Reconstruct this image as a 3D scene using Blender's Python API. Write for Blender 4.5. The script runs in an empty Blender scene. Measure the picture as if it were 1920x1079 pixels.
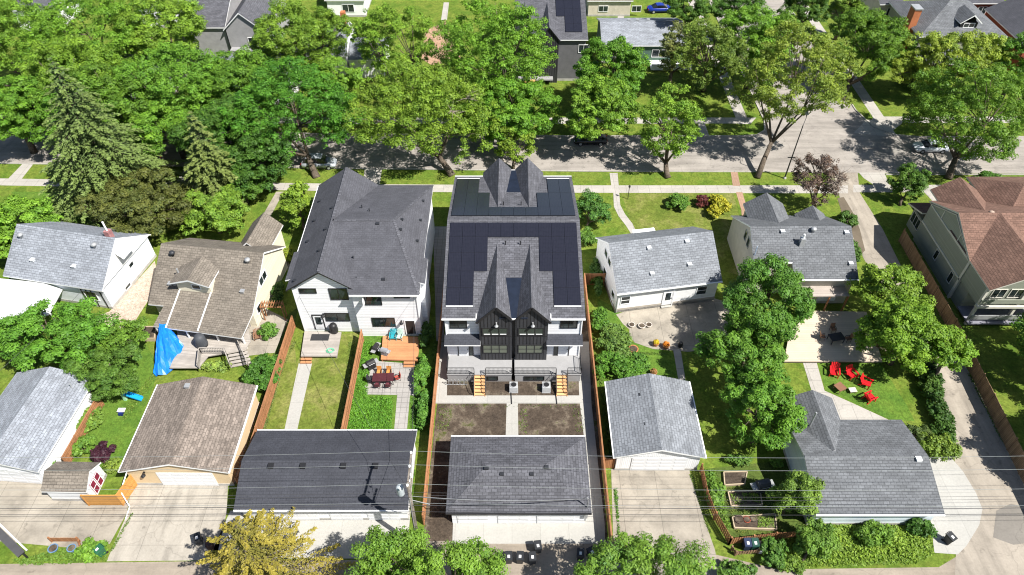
import bpy, math, random
import numpy as np
from mathutils import Vector, Matrix
random.seed(7); RNG = np.random.default_rng(11)
S = bpy.context.scene; COL = S.collection
# ---------------------------------------------------------------- camera
CH, CT, CF = 57.0, math.radians(45.2), 1331.0        # drone height, downward tilt, focal length in survey pixels
cam = bpy.data.cameras.new("camera"); camo = bpy.data.objects.new("camera", cam); COL.objects.link(camo)
cam.sensor_width = 36; cam.lens = CF/1920*36; cam.clip_end = 2000; cam.clip_start = 0.5
camo.location = (0, 0, CH); camo.rotation_euler = (math.pi/2-CT, 0, 0); S.camera = camo
# ---------------------------------------------------------------- light
SUN_EL, SUN_AZ = math.radians(53), math.radians(-33)  # azimuth measured from +X
sv = Vector((math.cos(SUN_EL)*math.cos(SUN_AZ), math.cos(SUN_EL)*math.sin(SUN_AZ), math.sin(SUN_EL)))
sl = bpy.data.lights.new("sun", 'SUN'); sl.energy = 5.0; sl.angle = math.radians(0.5); sl.color = (1, .955, .88)
so = bpy.data.objects.new("sun", sl); COL.objects.link(so); so.rotation_euler = sv.to_track_quat('Z', 'Y').to_euler()
so.location = (60, -30, 120)
W = bpy.data.worlds.new("World"); S.world = W; W.use_nodes = True
nt = W.node_tree; bg = nt.nodes['Background']; bg.inputs[1].default_value = 0.06
sky = nt.nodes.new('ShaderNodeTexSky'); sky.sky_type = 'NISHITA'; sky.sun_disc = False
sky.sun_elevation = SUN_EL; sky.sun_rotation = math.atan2(sv.x, sv.y); nt.links.new(sky.outputs[0], bg.inputs[0])
S.view_settings.view_transform = 'Standard'; S.view_settings.look = 'None'; S.view_settings.exposure = 0.86; S.view_settings.gamma = 1
S.render.engine = 'CYCLES'; S.cycles.filter_width = 1.1
# ---------------------------------------------------------------- survey: sight line through a survey pixel cut at height z
def ray(x, y):
    u = (x-960)/CF; v = (539.5-y)/CF
    return Vector((u, math.cos(CT)+v*math.sin(CT), -math.sin(CT)+v*math.cos(CT)))
def P(x, y, z=0.0):
    d = ray(x, y); t = (z-CH)/d.z
    return Vector((d.x*t, d.y*t, z))
def PPL(x, y, p0, n):                                  # cut with a plane
    d = ray(x, y); o = Vector((0, 0, CH)); t = (Vector(p0)-o).dot(n)/d.dot(n)
    return o+d*t
# ---------------------------------------------------------------- materials
MATS = {}
def _new(name):
    m = bpy.data.materials.new(name); m.use_nodes = True; n = m.node_tree.nodes; l = m.node_tree.links
    return m, n, l, n['Principled BSDF']
def _mix(n, l, fac, a, b, mode='MIX'):
    x = n.new('ShaderNodeMix'); x.data_type = 'RGBA'; x.blend_type = mode
    if isinstance(fac, (int, float)): x.inputs[0].default_value = fac
    else: l.new(fac, x.inputs[0])
    for i, c in ((6, a), (7, b)):
        if isinstance(c, (tuple, list)): x.inputs[i].default_value = (*c[:3], 1)
        else: l.new(c, x.inputs[i])
    return x.outputs[2]
def _noise(n, l, vec, scale, detail=4, rough=.6):
    x = n.new('ShaderNodeTexNoise'); x.inputs['Scale'].default_value = scale; x.inputs['Detail'].default_value = detail
    x.inputs['Roughness'].default_value = rough; l.new(vec, x.inputs['Vector']); return x.outputs[0]
def _ramp(n, l, fac, stops):
    r = n.new('ShaderNodeValToRGB'); e = r.color_ramp.elements
    while len(e) < len(stops): e.new(.5)
    for k, (p, c) in enumerate(stops): e[k].position = p; e[k].color = (*c, 1) if isinstance(c, tuple) else (c, c, c, 1)
    l.new(fac, r.inputs[0]); return r.outputs[0]
def _uv(n): return n.new('ShaderNodeUVMap').outputs[0]
def _geo(n): return n.new('ShaderNodeNewGeometry').outputs['Position']
def _bump(n, l, h, bsdf, strength=.3, dist=.02):
    b = n.new('ShaderNodeBump'); b.inputs['Strength'].default_value = strength; b.inputs['Distance'].default_value = dist
    l.new(h, b.inputs['Height']); l.new(b.outputs[0], bsdf.inputs['Normal'])
def _fin(m, n, l, b, col, rough=.85, spec=.25, metal=0):
    if isinstance(col, tuple): b.inputs['Base Color'].default_value = (*col, 1)
    else: l.new(col, b.inputs['Base Color'])
    b.inputs['Roughness'].default_value = rough; b.inputs['Specular IOR Level'].default_value = spec; b.inputs['Metallic'].default_value = metal
    return m
def sc(c, k): return tuple(min(1, x*k) for x in c)
def shingle(key, c, var=.25, bw=.5, bh=.26, seed=0):
    if key in MATS: return MATS[key]
    m, n, l, b = _new(key); uv = _uv(n)
    br = n.new('ShaderNodeTexBrick'); l.new(uv, br.inputs['Vector']); br.inputs['Scale'].default_value = 1
    br.inputs['Brick Width'].default_value = bw; br.inputs['Row Height'].default_value = bh; br.inputs['Mortar Size'].default_value = .022; br.inputs['Mortar Smooth'].default_value = .2
    br.inputs['Color1'].default_value = (*sc(c, 1-var*1.1), 1); br.inputs['Color2'].default_value = (*sc(c, 1+var), 1); br.inputs['Mortar'].default_value = (*sc(c, .55 if var > .12 else .8), 1)
    br.inputs['Bias'].default_value = 0
    b2 = n.new('ShaderNodeTexBrick'); mp2 = n.new('ShaderNodeMapping'); mp2.inputs['Location'].default_value = (.31, .13, 0); l.new(uv, mp2.inputs[0]); l.new(mp2.outputs[0], b2.inputs['Vector']); b2.inputs['Scale'].default_value = 1
    b2.inputs['Brick Width'].default_value = bw*1.7; b2.inputs['Row Height'].default_value = bh; b2.inputs['Mortar Size'].default_value = 0
    b2.inputs['Color1'].default_value = (1-var*.6, 1-var*.6, 1-var*.6, 1); b2.inputs['Color2'].default_value = (1+var*.6, 1+var*.6, 1+var*.6, 1)
    c1 = _mix(n, l, 1, br.outputs[0], b2.outputs[0], 'MULTIPLY')
    c1 = _mix(n, l, 1, c1, _ramp(n, l, _noise(n, l, uv, .5, 5), [(.3, .86), (.7, 1.12)]), 'MULTIPLY')
    c2 = _mix(n, l, 1, c1, _ramp(n, l, _noise(n, l, uv, 7, 3), [(.35, .87), (.65, 1.12)]), 'MULTIPLY')
    mp = n.new('ShaderNodeMapping'); mp.inputs['Scale'].default_value = (1.3, .12, 1); l.new(uv, mp.inputs[0])
    c3 = _mix(n, l, .5, c2, _ramp(n, l, _noise(n, l, mp.outputs[0], 1.2, 4), [(.35, .9), (.65, 1.08)]), 'MULTIPLY')
    _bump(n, l, br.outputs[1], b, .4, .02)
    MATS[key] = _fin(m, n, l, b, c3, .9, .2); return m
def plain(key, c, rough=.7, spec=.3, metal=0, dirt=.12, scale=1.5):
    if key in MATS: return MATS[key]
    m, n, l, b = _new(key); g = _geo(n)
    col = _mix(n, l, 1, c, _ramp(n, l, _noise(n, l, g, scale, 6), [(.3, 1-dirt), (.7, 1+dirt)]), 'MULTIPLY')
    MATS[key] = _fin(m, n, l, b, col, rough, spec, metal); return m
def bands(key, c, period=.2, axis=1, dark=.55, width=.1, rough=.6, var=.06, spec=.3, grain=0):
    """siding / planks: thin grooves every `period` m along UV axis, board-to-board tone"""
    if key in MATS: return MATS[key]
    m, n, l, b = _new(key); uv = _uv(n)
    sp = n.new('ShaderNodeSeparateXYZ'); l.new(uv, sp.inputs[0])
    d = n.new('ShaderNodeMath'); d.operation = 'DIVIDE'; d.inputs[1].default_value = period; l.new(sp.outputs[axis], d.inputs[0])
    fr = n.new('ShaderNodeMath'); fr.operation = 'FRACT'; l.new(d.outputs[0], fr.inputs[0])
    fl = n.new('ShaderNodeMath'); fl.operation = 'FLOOR'; l.new(d.outputs[0], fl.inputs[0])
    wn = n.new('ShaderNodeTexWhiteNoise'); wn.noise_dimensions = '1D'; l.new(fl.outputs[0], wn.inputs['W'])
    base = _mix(n, l, 1, c, _ramp(n, l, wn.outputs[0], [(0, 1-var), (1, 1+var)]), 'MULTIPLY')
    base = _mix(n, l, 1, base, _ramp(n, l, _noise(n, l, _geo(n), .8, 6), [(.3, 1-var), (.7, 1+var*.6)]), 'MULTIPLY')
    if grain:
        mp = n.new('ShaderNodeMapping'); mp.inputs['Scale'].default_value = ((.6, 9, 1) if axis == 1 else (9, .6, 1)); l.new(uv, mp.inputs[0])
        base = _mix(n, l, 1, base, _ramp(n, l, _noise(n, l, mp.outputs[0], 2, 5), [(.3, 1-grain), (.7, 1+grain)]), 'MULTIPLY')
    col = _mix(n, l, _ramp(n, l, fr.outputs[0], [(0, 1), (width, 1), (min(.99, width*1.6), 0), (1, 0)]), base, sc(c, dark))
    _bump(n, l, _ramp(n, l, fr.outputs[0], [(0, 0), (width, 0), (width*1.6, 1), (1, .7)]), b, .5, .015)
    MATS[key] = _fin(m, n, l, b, col, rough, spec); return m
def concrete(key, c, joint=1.5, stain=.2, jd=.62, streak=None):
    if key in MATS: return MATS[key]
    m, n, l, b = _new(key); g = _geo(n)
    n1 = _noise(n, l, g, .35, 7, .65); n2 = _noise(n, l, g, 5, 5, .7)
    col = _mix(n, l, 1, c, _ramp(n, l, n1, [(.3, 1-stain), (.7, 1+stain*.5)]), 'MULTIPLY')
    col = _mix(n, l, 1, col, _ramp(n, l, n2, [(.3, .9), (.7, 1.07)]), 'MULTIPLY')
    v = n.new('ShaderNodeTexVoronoi'); v.feature = 'DISTANCE_TO_EDGE'; v.inputs['Scale'].default_value = .17
    nn = n.new('ShaderNodeTexNoise'); nn.inputs['Scale'].default_value = .9; l.new(g, nn.inputs[0])
    wv = n.new('ShaderNodeVectorMath'); wv.operation = 'MULTIPLY_ADD'; l.new(nn.outputs[1], wv.inputs[0]); wv.inputs[1].default_value = (2, 2, 0); l.new(g, wv.inputs[2])
    l.new(wv.outputs[0], v.inputs[0])
    if stain > .12: col = _mix(n, l, _ramp(n, l, v.outputs[0], [(0, .34), (.004, .25), (.009, 0), (1, 0)]), col, sc(c, .45))
    if streak:
        mp = n.new('ShaderNodeMapping'); mp.inputs['Scale'].default_value = streak; l.new(g, mp.inputs[0])
        col = _mix(n, l, 1, col, _ramp(n, l, _noise(n, l, mp.outputs[0], 1, 5, .6), [(.33, .78), (.5, 1), (.68, 1.12)]), 'MULTIPLY')
        col = _mix(n, l, 1, col, _ramp(n, l, _noise(n, l, g, 1.3, 3, .5), [(.28, .72), (.36, 1), (.7, 1.03)]), 'MULTIPLY')
    if joint:
        br = n.new('ShaderNodeTexBrick'); l.new(g, br.inputs['Vector']); br.offset = 0; br.inputs['Scale'].default_value = 1
        br.inputs['Brick Width'].default_value = joint; br.inputs['Row Height'].default_value = joint; br.inputs['Mortar Size'].default_value = .022
        br.inputs['Color1'].default_value = (.96, .96, .96, 1); br.inputs['Color2'].default_value = (1.03, 1.03, 1.03, 1); br.inputs['Mortar'].default_value = (jd, jd, jd, 1)
        col = _mix(n, l, 1, col, br.outputs[0], 'MULTIPLY')
    _bump(n, l, n2, b, .15, .01)
    MATS[key] = _fin(m, n, l, b, col, .9, .2); return m
def soil(key, stops, s1=.5, s2=4, bump=.5):
    if key in MATS: return MATS[key]
    m, n, l, b = _new(key); g = _geo(n)
    a = _ramp(n, l, _noise(n, l, g, s1, 8, .65), stops)
    a = _mix(n, l, 1, a, _ramp(n, l, _noise(n, l, g, s2, 6, .75), [(.3, .62), (.7, 1.34)]), 'MULTIPLY')
    a = _mix(n, l, 1, a, _ramp(n, l, _noise(n, l, g, s2*2.6, 3, .7), [(.32, .74), (.68, 1.26)]), 'MULTIPLY')
    _bump(n, l, _noise(n, l, g, s2*4, 6, .8), b, bump, .05)
    MATS[key] = _fin(m, n, l, b, a, .95, .1); return m
def glass(key='window_glass', c=(.02, .028, .03), rough=.06):
    if key in MATS: return MATS[key]
    m, n, l, b = _new(key); g = _geo(n)
    col = _mix(n, l, 1, c, _ramp(n, l, _noise(n, l, g, .9, 3), [(.4, .6), (.6, 1.6)]), 'MULTIPLY')
    MATS[key] = _fin(m, n, l, b, col, rough, .6); return m
def solar(key='solar_glass'):
    if key in MATS: return MATS[key]
    m, n, l, b = _new(key); uv = _uv(n)
    br = n.new('ShaderNodeTexBrick'); l.new(uv, br.inputs['Vector']); br.offset = 0; br.inputs['Scale'].default_value = 1
    br.inputs['Brick Width'].default_value = .165; br.inputs['Row Height'].default_value = .165; br.inputs['Mortar Size'].default_value = .006
    br.inputs['Color1'].default_value = (.014, .015, .023, 1); br.inputs['Color2'].default_value = (.017, .018, .027, 1); br.inputs['Mortar'].default_value = (.026, .026, .04, 1)
    MATS[key] = _fin(m, n, l, b, br.outputs[0], .16, .5); return m
def leafmat(c, tr=.35, name=None):
    key = 'leaf_%.3f_%.3f_%.3f' % c; c = (c[0]*1.12, min(1, c[1]*1.09), c[2]*1.2); tr *= .68
    if key in MATS: return MATS[key]
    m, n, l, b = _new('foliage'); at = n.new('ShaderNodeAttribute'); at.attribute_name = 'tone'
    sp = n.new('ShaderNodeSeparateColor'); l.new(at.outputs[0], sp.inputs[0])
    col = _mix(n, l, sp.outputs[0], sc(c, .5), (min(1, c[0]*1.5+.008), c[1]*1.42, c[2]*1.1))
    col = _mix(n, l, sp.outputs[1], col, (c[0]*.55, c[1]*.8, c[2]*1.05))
    _fin(m, n, l, b, col, .55, .25)
    t = n.new('ShaderNodeBsdfTranslucent'); tc = _mix(n, l, 1, col, (1.5, 1.55, .7), 'MULTIPLY'); l.new(tc, t.inputs[0])
    mx = n.new('ShaderNodeMixShader'); mx.inputs[0].default_value = tr; l.new(b.outputs[0], mx.inputs[1]); l.new(t.outputs[0], mx.inputs[2])
    l.new(mx.outputs[0], n['Material Output'].inputs[0]); MATS[key] = m; return m
bark = soil('bark', [(.3, (.07, .055, .042)), (.7, (.17, .14, .11))], 1.5, 6)
white_trim = plain('white_trim', (.8, .81, .82), .5, .4, dirt=.05)
black_metal = plain('black_metal', (.02, .02, .022), .45, .4)
grey_metal = plain('grey_metal', (.42, .43, .44), .4, .5, .4)
dark_plastic = plain('dark_plastic', (.025, .027, .032), .5, .4, dirt=.3)
white_siding = bands('white_siding', (.83, .84, .87), .24, 1, .66, .1)
cream_siding = bands('cream_siding', (.72, .67, .53), .22, 1, .8, .08)
conc_found = plain('parging', (.38, .37, .35), .9, .1, dirt=.2)
fence_wood = bands('fence_cedar', (.345, .165, .08), .14, 0, .45, .08, .75, .16, .2, .15)
fence_old = bands('fence_weathered', (.27, .175, .11), .15, 0, .4, .1, .85, .2, .1, .2)
GL = glass()
# ---------------------------------------------------------------- mesh collector
class MB:
    def __init__(s): s.v = []; s.f = []; s.m = []
    def face(s, pts, m=0):
        i = len(s.v); s.v += [tuple(p) for p in pts]; s.f.append(tuple(range(i, i+len(pts)))); s.m.append(m); return s
    def poly(s, pts, faces, m=0):
        i = len(s.v); s.v += [tuple(p) for p in pts]
        for k, f in enumerate(faces): s.f.append(tuple(i+j for j in f)); s.m.append(m[k] if isinstance(m, (list, tuple)) else m)
        return s
    def box(s, x0, y0, z0, x1, y1, z1, m=0):
        if x1 < x0: x0, x1 = x1, x0
        if y1 < y0: y0, y1 = y1, y0
        return s.poly([(x0,y0,z0),(x1,y0,z0),(x1,y1,z0),(x0,y1,z0),(x0,y0,z1),(x1,y0,z1),(x1,y1,z1),(x0,y1,z1)],
               [(3,2,1,0),(4,5,6,7),(0,1,5,4),(1,2,6,5),(2,3,7,6),(3,0,4,7)], m)
    def bar(s, a, b, w, h, m=0, up=(0,0,1)):
        a = Vector(a); b = Vector(b); d = (b-a).normalized(); sd = d.cross(Vector(up))
        if sd.length < 1e-4: sd = Vector((1,0,0))
        sd.normalize(); u = sd.cross(d)*(h/2); sd = sd*(w/2)
        q = [a-sd-u, a+sd-u, a+sd+u, a-sd+u, b-sd-u, b+sd-u, b+sd+u, b-sd+u]
        return s.poly(q, [(0,1,2,3),(7,6,5,4),(4,5,1,0),(5,6,2,1),(6,7,3,2),(7,4,0,3)], m)
    def tube(s, pts, rad, n=8, m=0, cap=True):
        pts = [Vector(p) for p in pts]
        if not isinstance(rad, (list, tuple)): rad = [rad]*len(pts)
        i0 = len(s.v); ref = None
        for k, p in enumerate(pts):
            d = (pts[min(k+1, len(pts)-1)]-pts[max(k-1, 0)]).normalized()
            if ref is None: ref = d.orthogonal().normalized()
            a = (ref-d*ref.dot(d)); a = a.normalized() if a.length > 1e-5 else d.orthogonal().normalized(); ref = a; b = d.cross(a)
            for j in range(n):
                t = 2*math.pi*j/n; s.v.append(tuple(p+(a*math.cos(t)+b*math.sin(t))*rad[k]))
        for k in range(len(pts)-1):
            for j in range(n):
                s.f.append((i0+k*n+j, i0+k*n+(j+1)%n, i0+(k+1)*n+(j+1)%n, i0+(k+1)*n+j)); s.m.append(m)
        if cap:
            s.f.append(tuple(i0+j for j in reversed(range(n)))); s.m.append(m)
            e = i0+(len(pts)-1)*n; s.f.append(tuple(e+j for j in range(n))); s.m.append(m)
        return s
    def lathe(s, c, prof, n=16, m=0):
        i0 = len(s.v)
        for r, z in prof:
            for j in range(n): t = 2*math.pi*j/n; s.v.append((c[0]+r*math.cos(t), c[1]+r*math.sin(t), c[2]+z))
        for k in range(len(prof)-1):
            for j in range(n): s.f.append((i0+k*n+j, i0+k*n+(j+1)%n, i0+(k+1)*n+(j+1)%n, i0+(k+1)*n+j)); s.m.append(m)
        s.f.append(tuple(i0+j for j in reversed(range(n)))); s.m.append(m); e = i0+(len(prof)-1)*n; s.f.append(tuple(e+j for j in range(n))); s.m.append(m)
        return s
    def prism(s, poly, z0, z1, m=0, mt=None):
        n = len(poly); a = sum(poly[i][0]*poly[(i+1)%n][1]-poly[(i+1)%n][0]*poly[i][1] for i in range(n))
        if a < 0: poly = poly[::-1]
        pts = [(p[0], p[1], z0) for p in poly]+[(p[0], p[1], z1) for p in poly]
        fs = [tuple(range(n))[::-1], tuple(range(n, 2*n))]+[(i, (i+1)%n, n+(i+1)%n, n+i) for i in range(n)]
        return s.poly(pts, fs, [m, m if mt is None else mt]+[m]*n)
    def extr(s, prof, a0, a1, axis='x', ms=0, mcap=0):
        """profile [(b,z)..] extruded along axis from a0 to a1; ms: material per side"""
        n = len(prof); mk = (lambda a, b, z: (a, b, z)) if axis == 'x' else (lambda a, b, z: (b, a, z))
        pts = [mk(a0, b, z) for b, z in prof]+[mk(a1, b, z) for b, z in prof]
        fs = [(i, (i+1)%n, n+(i+1)%n, n+i) for i in range(n)]+[tuple(range(n))[::-1], tuple(range(n, 2*n))]
        mm = (list(ms) if isinstance(ms, (list, tuple)) else [ms]*n)+[mcap, mcap]
        return s.poly(pts, fs, mm)
    def gable(s, x0, x1, y0, y1, ze, zr, axis='x', t=.16, ze2=None, mid=None, m=0, mf=1):
        """roof of two slabs; axis is the ridge direction"""
        if ze2 is None: ze2 = ze
        if axis == 'x': b0, b1, a0, a1 = y0, y1, x0, x1
        else: b0, b1, a0, a1 = x0, x1, y0, y1
        mid = (b0+b1)/2 if mid is None else mid
        return s.extr([(b0, ze), (mid, zr), (b1, ze2), (b1, ze2-t), (mid, zr-t*1.3), (b0, ze-t)], a0, a1, axis, [m, m, mf, mf, mf, mf], mf)
    def hip(s, x0, x1, y0, y1, ze, r0, r1, zr, t=.18, m=0, mf=1):
        A = [(x0,y0),(x1,y0),(x1,y1),(x0,y1)]; top = [(p[0],p[1],ze) for p in A]+[(r0[0],r0[1],zr),(r1[0],r1[1],zr)]+[(p[0],p[1],ze-t) for p in A]
        if abs(r1[0]-r0[0]) >= abs(r1[1]-r0[1]): fs = [(0,1,5,4),(1,2,5),(2,3,4,5),(3,0,4)]
        else: fs = [(0,1,4),(1,2,5,4),(2,3,5),(3,0,4,5)]
        fs += [(6,7,1,0),(7,8,2,1),(8,9,3,2),(9,6,0,3),(9,8,7,6)]
        return s.poly(top, fs, [m]*4+[mf]*5)
    def build(s, name, mats, parent=None, world=False, smooth=False, fixn=True):
        if not s.v: return None
        if world and parent is not None:
            inv = parent.matrix_basis.inverted(); s.v = [tuple(inv @ Vector(p)) for p in s.v]
        me = bpy.data.meshes.new(name); me.from_pydata(s.v, [], s.f)
        if not isinstance(mats, (list, tuple)): mats = [mats]
        for mt in mats: me.materials.append(mt)
        me.polygons.foreach_set('material_index', s.m)
        if smooth: me.polygons.foreach_set('use_smooth', [True]*len(s.f))
        me.update()
        uvl = me.uv_layers.new(name='UVMap'); uvs = []
        for pl in me.polygons:
            nn = pl.normal
            if abs(nn.z) > .9995: u = Vector((1,0,0)); w = Vector((0,1,0))
            else: u = Vector((0,0,1)).cross(nn).normalized(); w = nn.cross(u)
            for vi in pl.vertices:
                c = me.vertices[vi].co; uvs += [c.dot(u), c.dot(w)]
        uvl.data.foreach_set('uv', uvs)
        o = bpy.data.objects.new(name, me); COL.objects.link(o)
        if parent is not None: o.parent = parent
        return o
def tag(o, label, cat, group=None, kind=None):
    if label: o['label'] = label
    if cat: o['category'] = cat
    if group: o['group'] = group
    if kind: o['kind'] = kind
    return o
def thing(name, label, cat, loc=(0,0,0), rz=0, group=None):
    o = bpy.data.objects.new(name, None); COL.objects.link(o); o.empty_display_size = .3
    o.location = loc; o.rotation_euler = (0, 0, rz); o.matrix_basis = Matrix.Translation(Vector(loc)) @ Matrix.Rotation(rz, 4, 'Z')
    return tag(o, label, cat, group)
def dup(root, loc, rz, label, group=None, scale=None):
    r = root.copy(); COL.objects.link(r); r.location = loc; r.rotation_euler = (0, 0, rz); r['label'] = label
    if scale: r.scale = scale
    if group: r['group'] = group
    for ch in list(root.children):
        c = ch.copy(); COL.objects.link(c); c.parent = r
        for g in ch.children:
            d = g.copy(); COL.objects.link(d); d.parent = c
    return r
# ---------------------------------------------------------------- windows and doors on walls
AX = {'S': (Vector((1,0,0)), Vector((0,-1,0))), 'N': (Vector((-1,0,0)), Vector((0,1,0))), 'E': (Vector((0,1,0)), Vector((1,0,0))), 'W': (Vector((0,-1,0)), Vector((-1,0,0)))}
def on_wall(root, side, off, px, py):
    u, n = AX[side]; R = root.matrix_basis; n0 = (R.to_3x3() @ n); p0 = R @ (n*off if side in 'EN' else n*(-off))
    return R.inverted() @ PPL(px, py, p0, n0)
def wbox(mb, side, c, w, h, d0, d1, m=0, da=0, dz=0):
    """box on a wall: centre c (on wall plane), width w, height h, from depth d0 to d1 along the outward normal"""
    u, n = AX[side]; c = Vector(c)+u*da+Vector((0,0,dz)); a = c-u*(w/2)+n*d0; b = c+u*(w/2)+n*d1
    mb.box(min(a.x,b.x), min(a.y,b.y), c.z-h/2, max(a.x,b.x), max(a.y,b.y), c.z+h/2, m)
def window(root, side, c, w, h, fm=None, cols=1, rows=1, fw=.07, name='window', gm=None, sill=False):
    fm = fm or black_metal; f = MB()
    wbox(f, side, c, w+2*fw, fw, 0, .07, 0, 0, h/2+fw/2); wbox(f, side, c, w+2*fw, fw, 0, .07, 0, 0, -h/2-fw/2)
    wbox(f, side, c, fw, h, 0, .07, 0, -w/2-fw/2); wbox(f, side, c, fw, h, 0, .07, 0, w/2+fw/2)
    for k in range(1, cols): wbox(f, side, c, fw*.8, h, .01, .06, 0, -w/2+w*k/cols)
    for k in range(1, rows): wbox(f, side, c, w, fw*.6, .012, .055, 0, 0, -h/2+h*k/rows)
    if sill: wbox(f, side, c, w+.3, .06, 0, .14, 0, 0, -h/2-fw-.03)
    o = f.build(name, fm, root); p = MB(); wbox(p, side, c, w-.002, h-.002, .002, .025); p.build('pane', gm or GL, o); return o
def winpx(root, side, off, x0, y0, x1, y1, **k):
    xm, ym = (x0+x1)/2, (y0+y1)/2; c = on_wall(root, side, off, xm, ym); u, n = AX[side]
    w = abs((on_wall(root, side, off, x1, ym)-on_wall(root, side, off, x0, ym)).dot(u)); h = abs(on_wall(root, side, off, xm, y0).z-on_wall(root, side, off, xm, y1).z)
    if side in 'SN': w = abs((on_wall(root, side, off, x1, ym)-on_wall(root, side, off, x0, ym)).x)
    return window(root, side, c, max(.3, w-.12), max(.25, h-.12), **k)
def door(root, side, c, w, h, dm, fm=None, glassed=False, handle=True):
    d = MB(); wbox(d, side, c, w, h, 0, .05)
    wbox(d, side, c, w*.7, h*.34, .05, .062, 0, 0, h*.24); wbox(d, side, c, w*.7, h*.3, .05, .062, 0, 0, -h*.26)
    o = d.build('door', dm, root); f = MB(); fm = fm or white_trim
    wbox(f, side, c, .1, h+.1, 0, .08, 0, -w/2-.05, .05); wbox(f, side, c, .1, h+.1, 0, .08, 0, w/2+.05, .05); wbox(f, side, c, w, .1, 0, .08, 0, 0, h/2+.05)
    f.build('door_frame', fm, o)
    if glassed: g = MB(); wbox(g, side, c, w*.62, h*.55, .063, .07, 0, 0, h*.12); g.build('pane', GL, o)
    if handle: g = MB(); wbox(g, side, c, .05, .14, .062, .12, 0, w*.4, -.05); g.build('handle', black_metal, o)
    return o
def garage_door(root, side, c, w, h, dm, cols=4):
    d = MB(); rows = 4
    for r in range(rows):
        wbox(d, side, c, w, h/rows-.02, 0, .05, 0, 0, -h/2+h*(r+.5)/rows)
        for k in range(cols): wbox(d, side, c, w/cols*.78, h/rows*.55, .05, .062, 0, -w/2+w*(k+.5)/cols, -h/2+h*(r+.5)/rows)
    return d.build('garage_door', dm, root)
def roof_bits(root, spots, kind='vent', m=None):
    """spots: local (x,y,z) points on a roof"""
    for p in spots:
        b = MB(); x, y, z = p
        if kind == 'vent': b.box(x-.2, y-.2, z-.05, x+.2, y+.2, z+.16); b.box(x-.24, y-.24, z+.161, x+.24, y+.24, z+.2); nm = 'roof_vent'
        elif kind == 'slot': b.box(x-.18, y-.15, z-.05, x+.18, y+.15, z+.1); nm = 'roof_vent'
        elif kind == 'pipe': b.lathe((x, y, z-.1), [(.05, 0), (.05, .5), (.075, .5), (.075, .56)], 8); nm = 'vent_pipe'
        elif kind == 'turbine': b.lathe((x, y, z-.1), [(.16, 0), (.16, .3), (.27, .34), (.32, .48), (.24, .62), (.05, .68)], 12); nm = 'roof_ventilator'
        b.build(nm, m or grey_metal, root, smooth=(kind == 'turbine'))
# ================================================================ GROUND
lawn_m = soil('lawn', [(.25, (0.054, 0.106, 0.014)), (.42, (0.092, 0.151, 0.020)), (.55, (0.140, 0.183, 0.030)), (.64, (0.078, 0.133, 0.017)), (.8, (0.108, 0.151, 0.025))], .3, 1.8, .9)
lawn_y = soil('lawn_dry', [(.3, (0.082, 0.121, 0.019)), (.48, (0.125, 0.157, 0.029)), (.62, (0.186, 0.189, 0.058)), (.7, (0.108, 0.142, 0.025)), (.85, (0.086, 0.121, 0.020))], .35, 1.6, .6)
lawn_g = soil('lawn_fresh', [(.3, (0.055, 0.124, 0.019)), (.5, (0.087, 0.161, 0.023)), (.7, (0.119, 0.191, 0.029))], .5, 2.5, .8)
lawn_d = soil('lawn_dark', [(.3, (0.051, 0.085, 0.019)), (.6, (0.084, 0.119, 0.026)), (.8, (0.118, 0.111, 0.047))], .4, 2, .6)  # darker, browner grass tone for single yards
dirt_m = soil('bare_soil', [(.3, (.055, .043, .034)), (.5, (.075, .058, .044)), (.58, (.14, .115, .088)), (.63, (.075, .085, .025)), (.8, (.055, .042, .032))], .45, 2, .8)
lane_m = concrete('lane_gravel', (.285, .245, .20), 0, .24, .6, (.07, .9, 1))
road_m = concrete('street_asphalt', (.30, .275, .25), 0, .2, .6, (.12, 1.1, 1))
alley_m = concrete('alley_asphalt', (.315, .28, .235), 0, .22, .6, (1.1, .08, 1))
walk_m = concrete('sidewalk_concrete', (.385, .365, .335), 1.5, .15)
drive_new = concrete('new_concrete', (.375, .368, .345), 2.4, .08, .8)
drive_old = concrete('old_concrete', (.31, .28, .235), 3.2, .2, .6, (.5, .5, 1))
drive_l = concrete('beige_drive', (.345, .318, .275), 4.4, .14, .68, (1.2, .25, 1))
paver_m = concrete('paver', (.33, .315, .30), .6, .18, .6)
brick_path = concrete('brick_path', (.36, .235, .165), .3, .18, .75)
deck_light = bands('deck_light', (.52, .44, .35), .3, 1, .75, .06, .8, .06)
def sheet(name, pts, z, m, kind='structure', px=True, label=None, cat=None):
    q = [P(a, b, 0) if px else Vector((a, b, 0)) for a, b in pts]
    q = [(p.x, p.y, z) for p in q]
    a = sum(q[i][0]*q[(i+1)%len(q)][1]-q[(i+1)%len(q)][0]*q[i][1] for i in range(len(q)))
    if a < 0: q = q[::-1]
    o = MB().face(q).build(name, m); return tag(o, label, cat, None, kind)
def band(name, far, near, z, m):
    return sheet(name, far+near[::-1], z, m)
sheet('lawn', [(-500,-400),(500,-400),(500,600),(-500,600)], 0, lawn_m, px=False)
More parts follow.
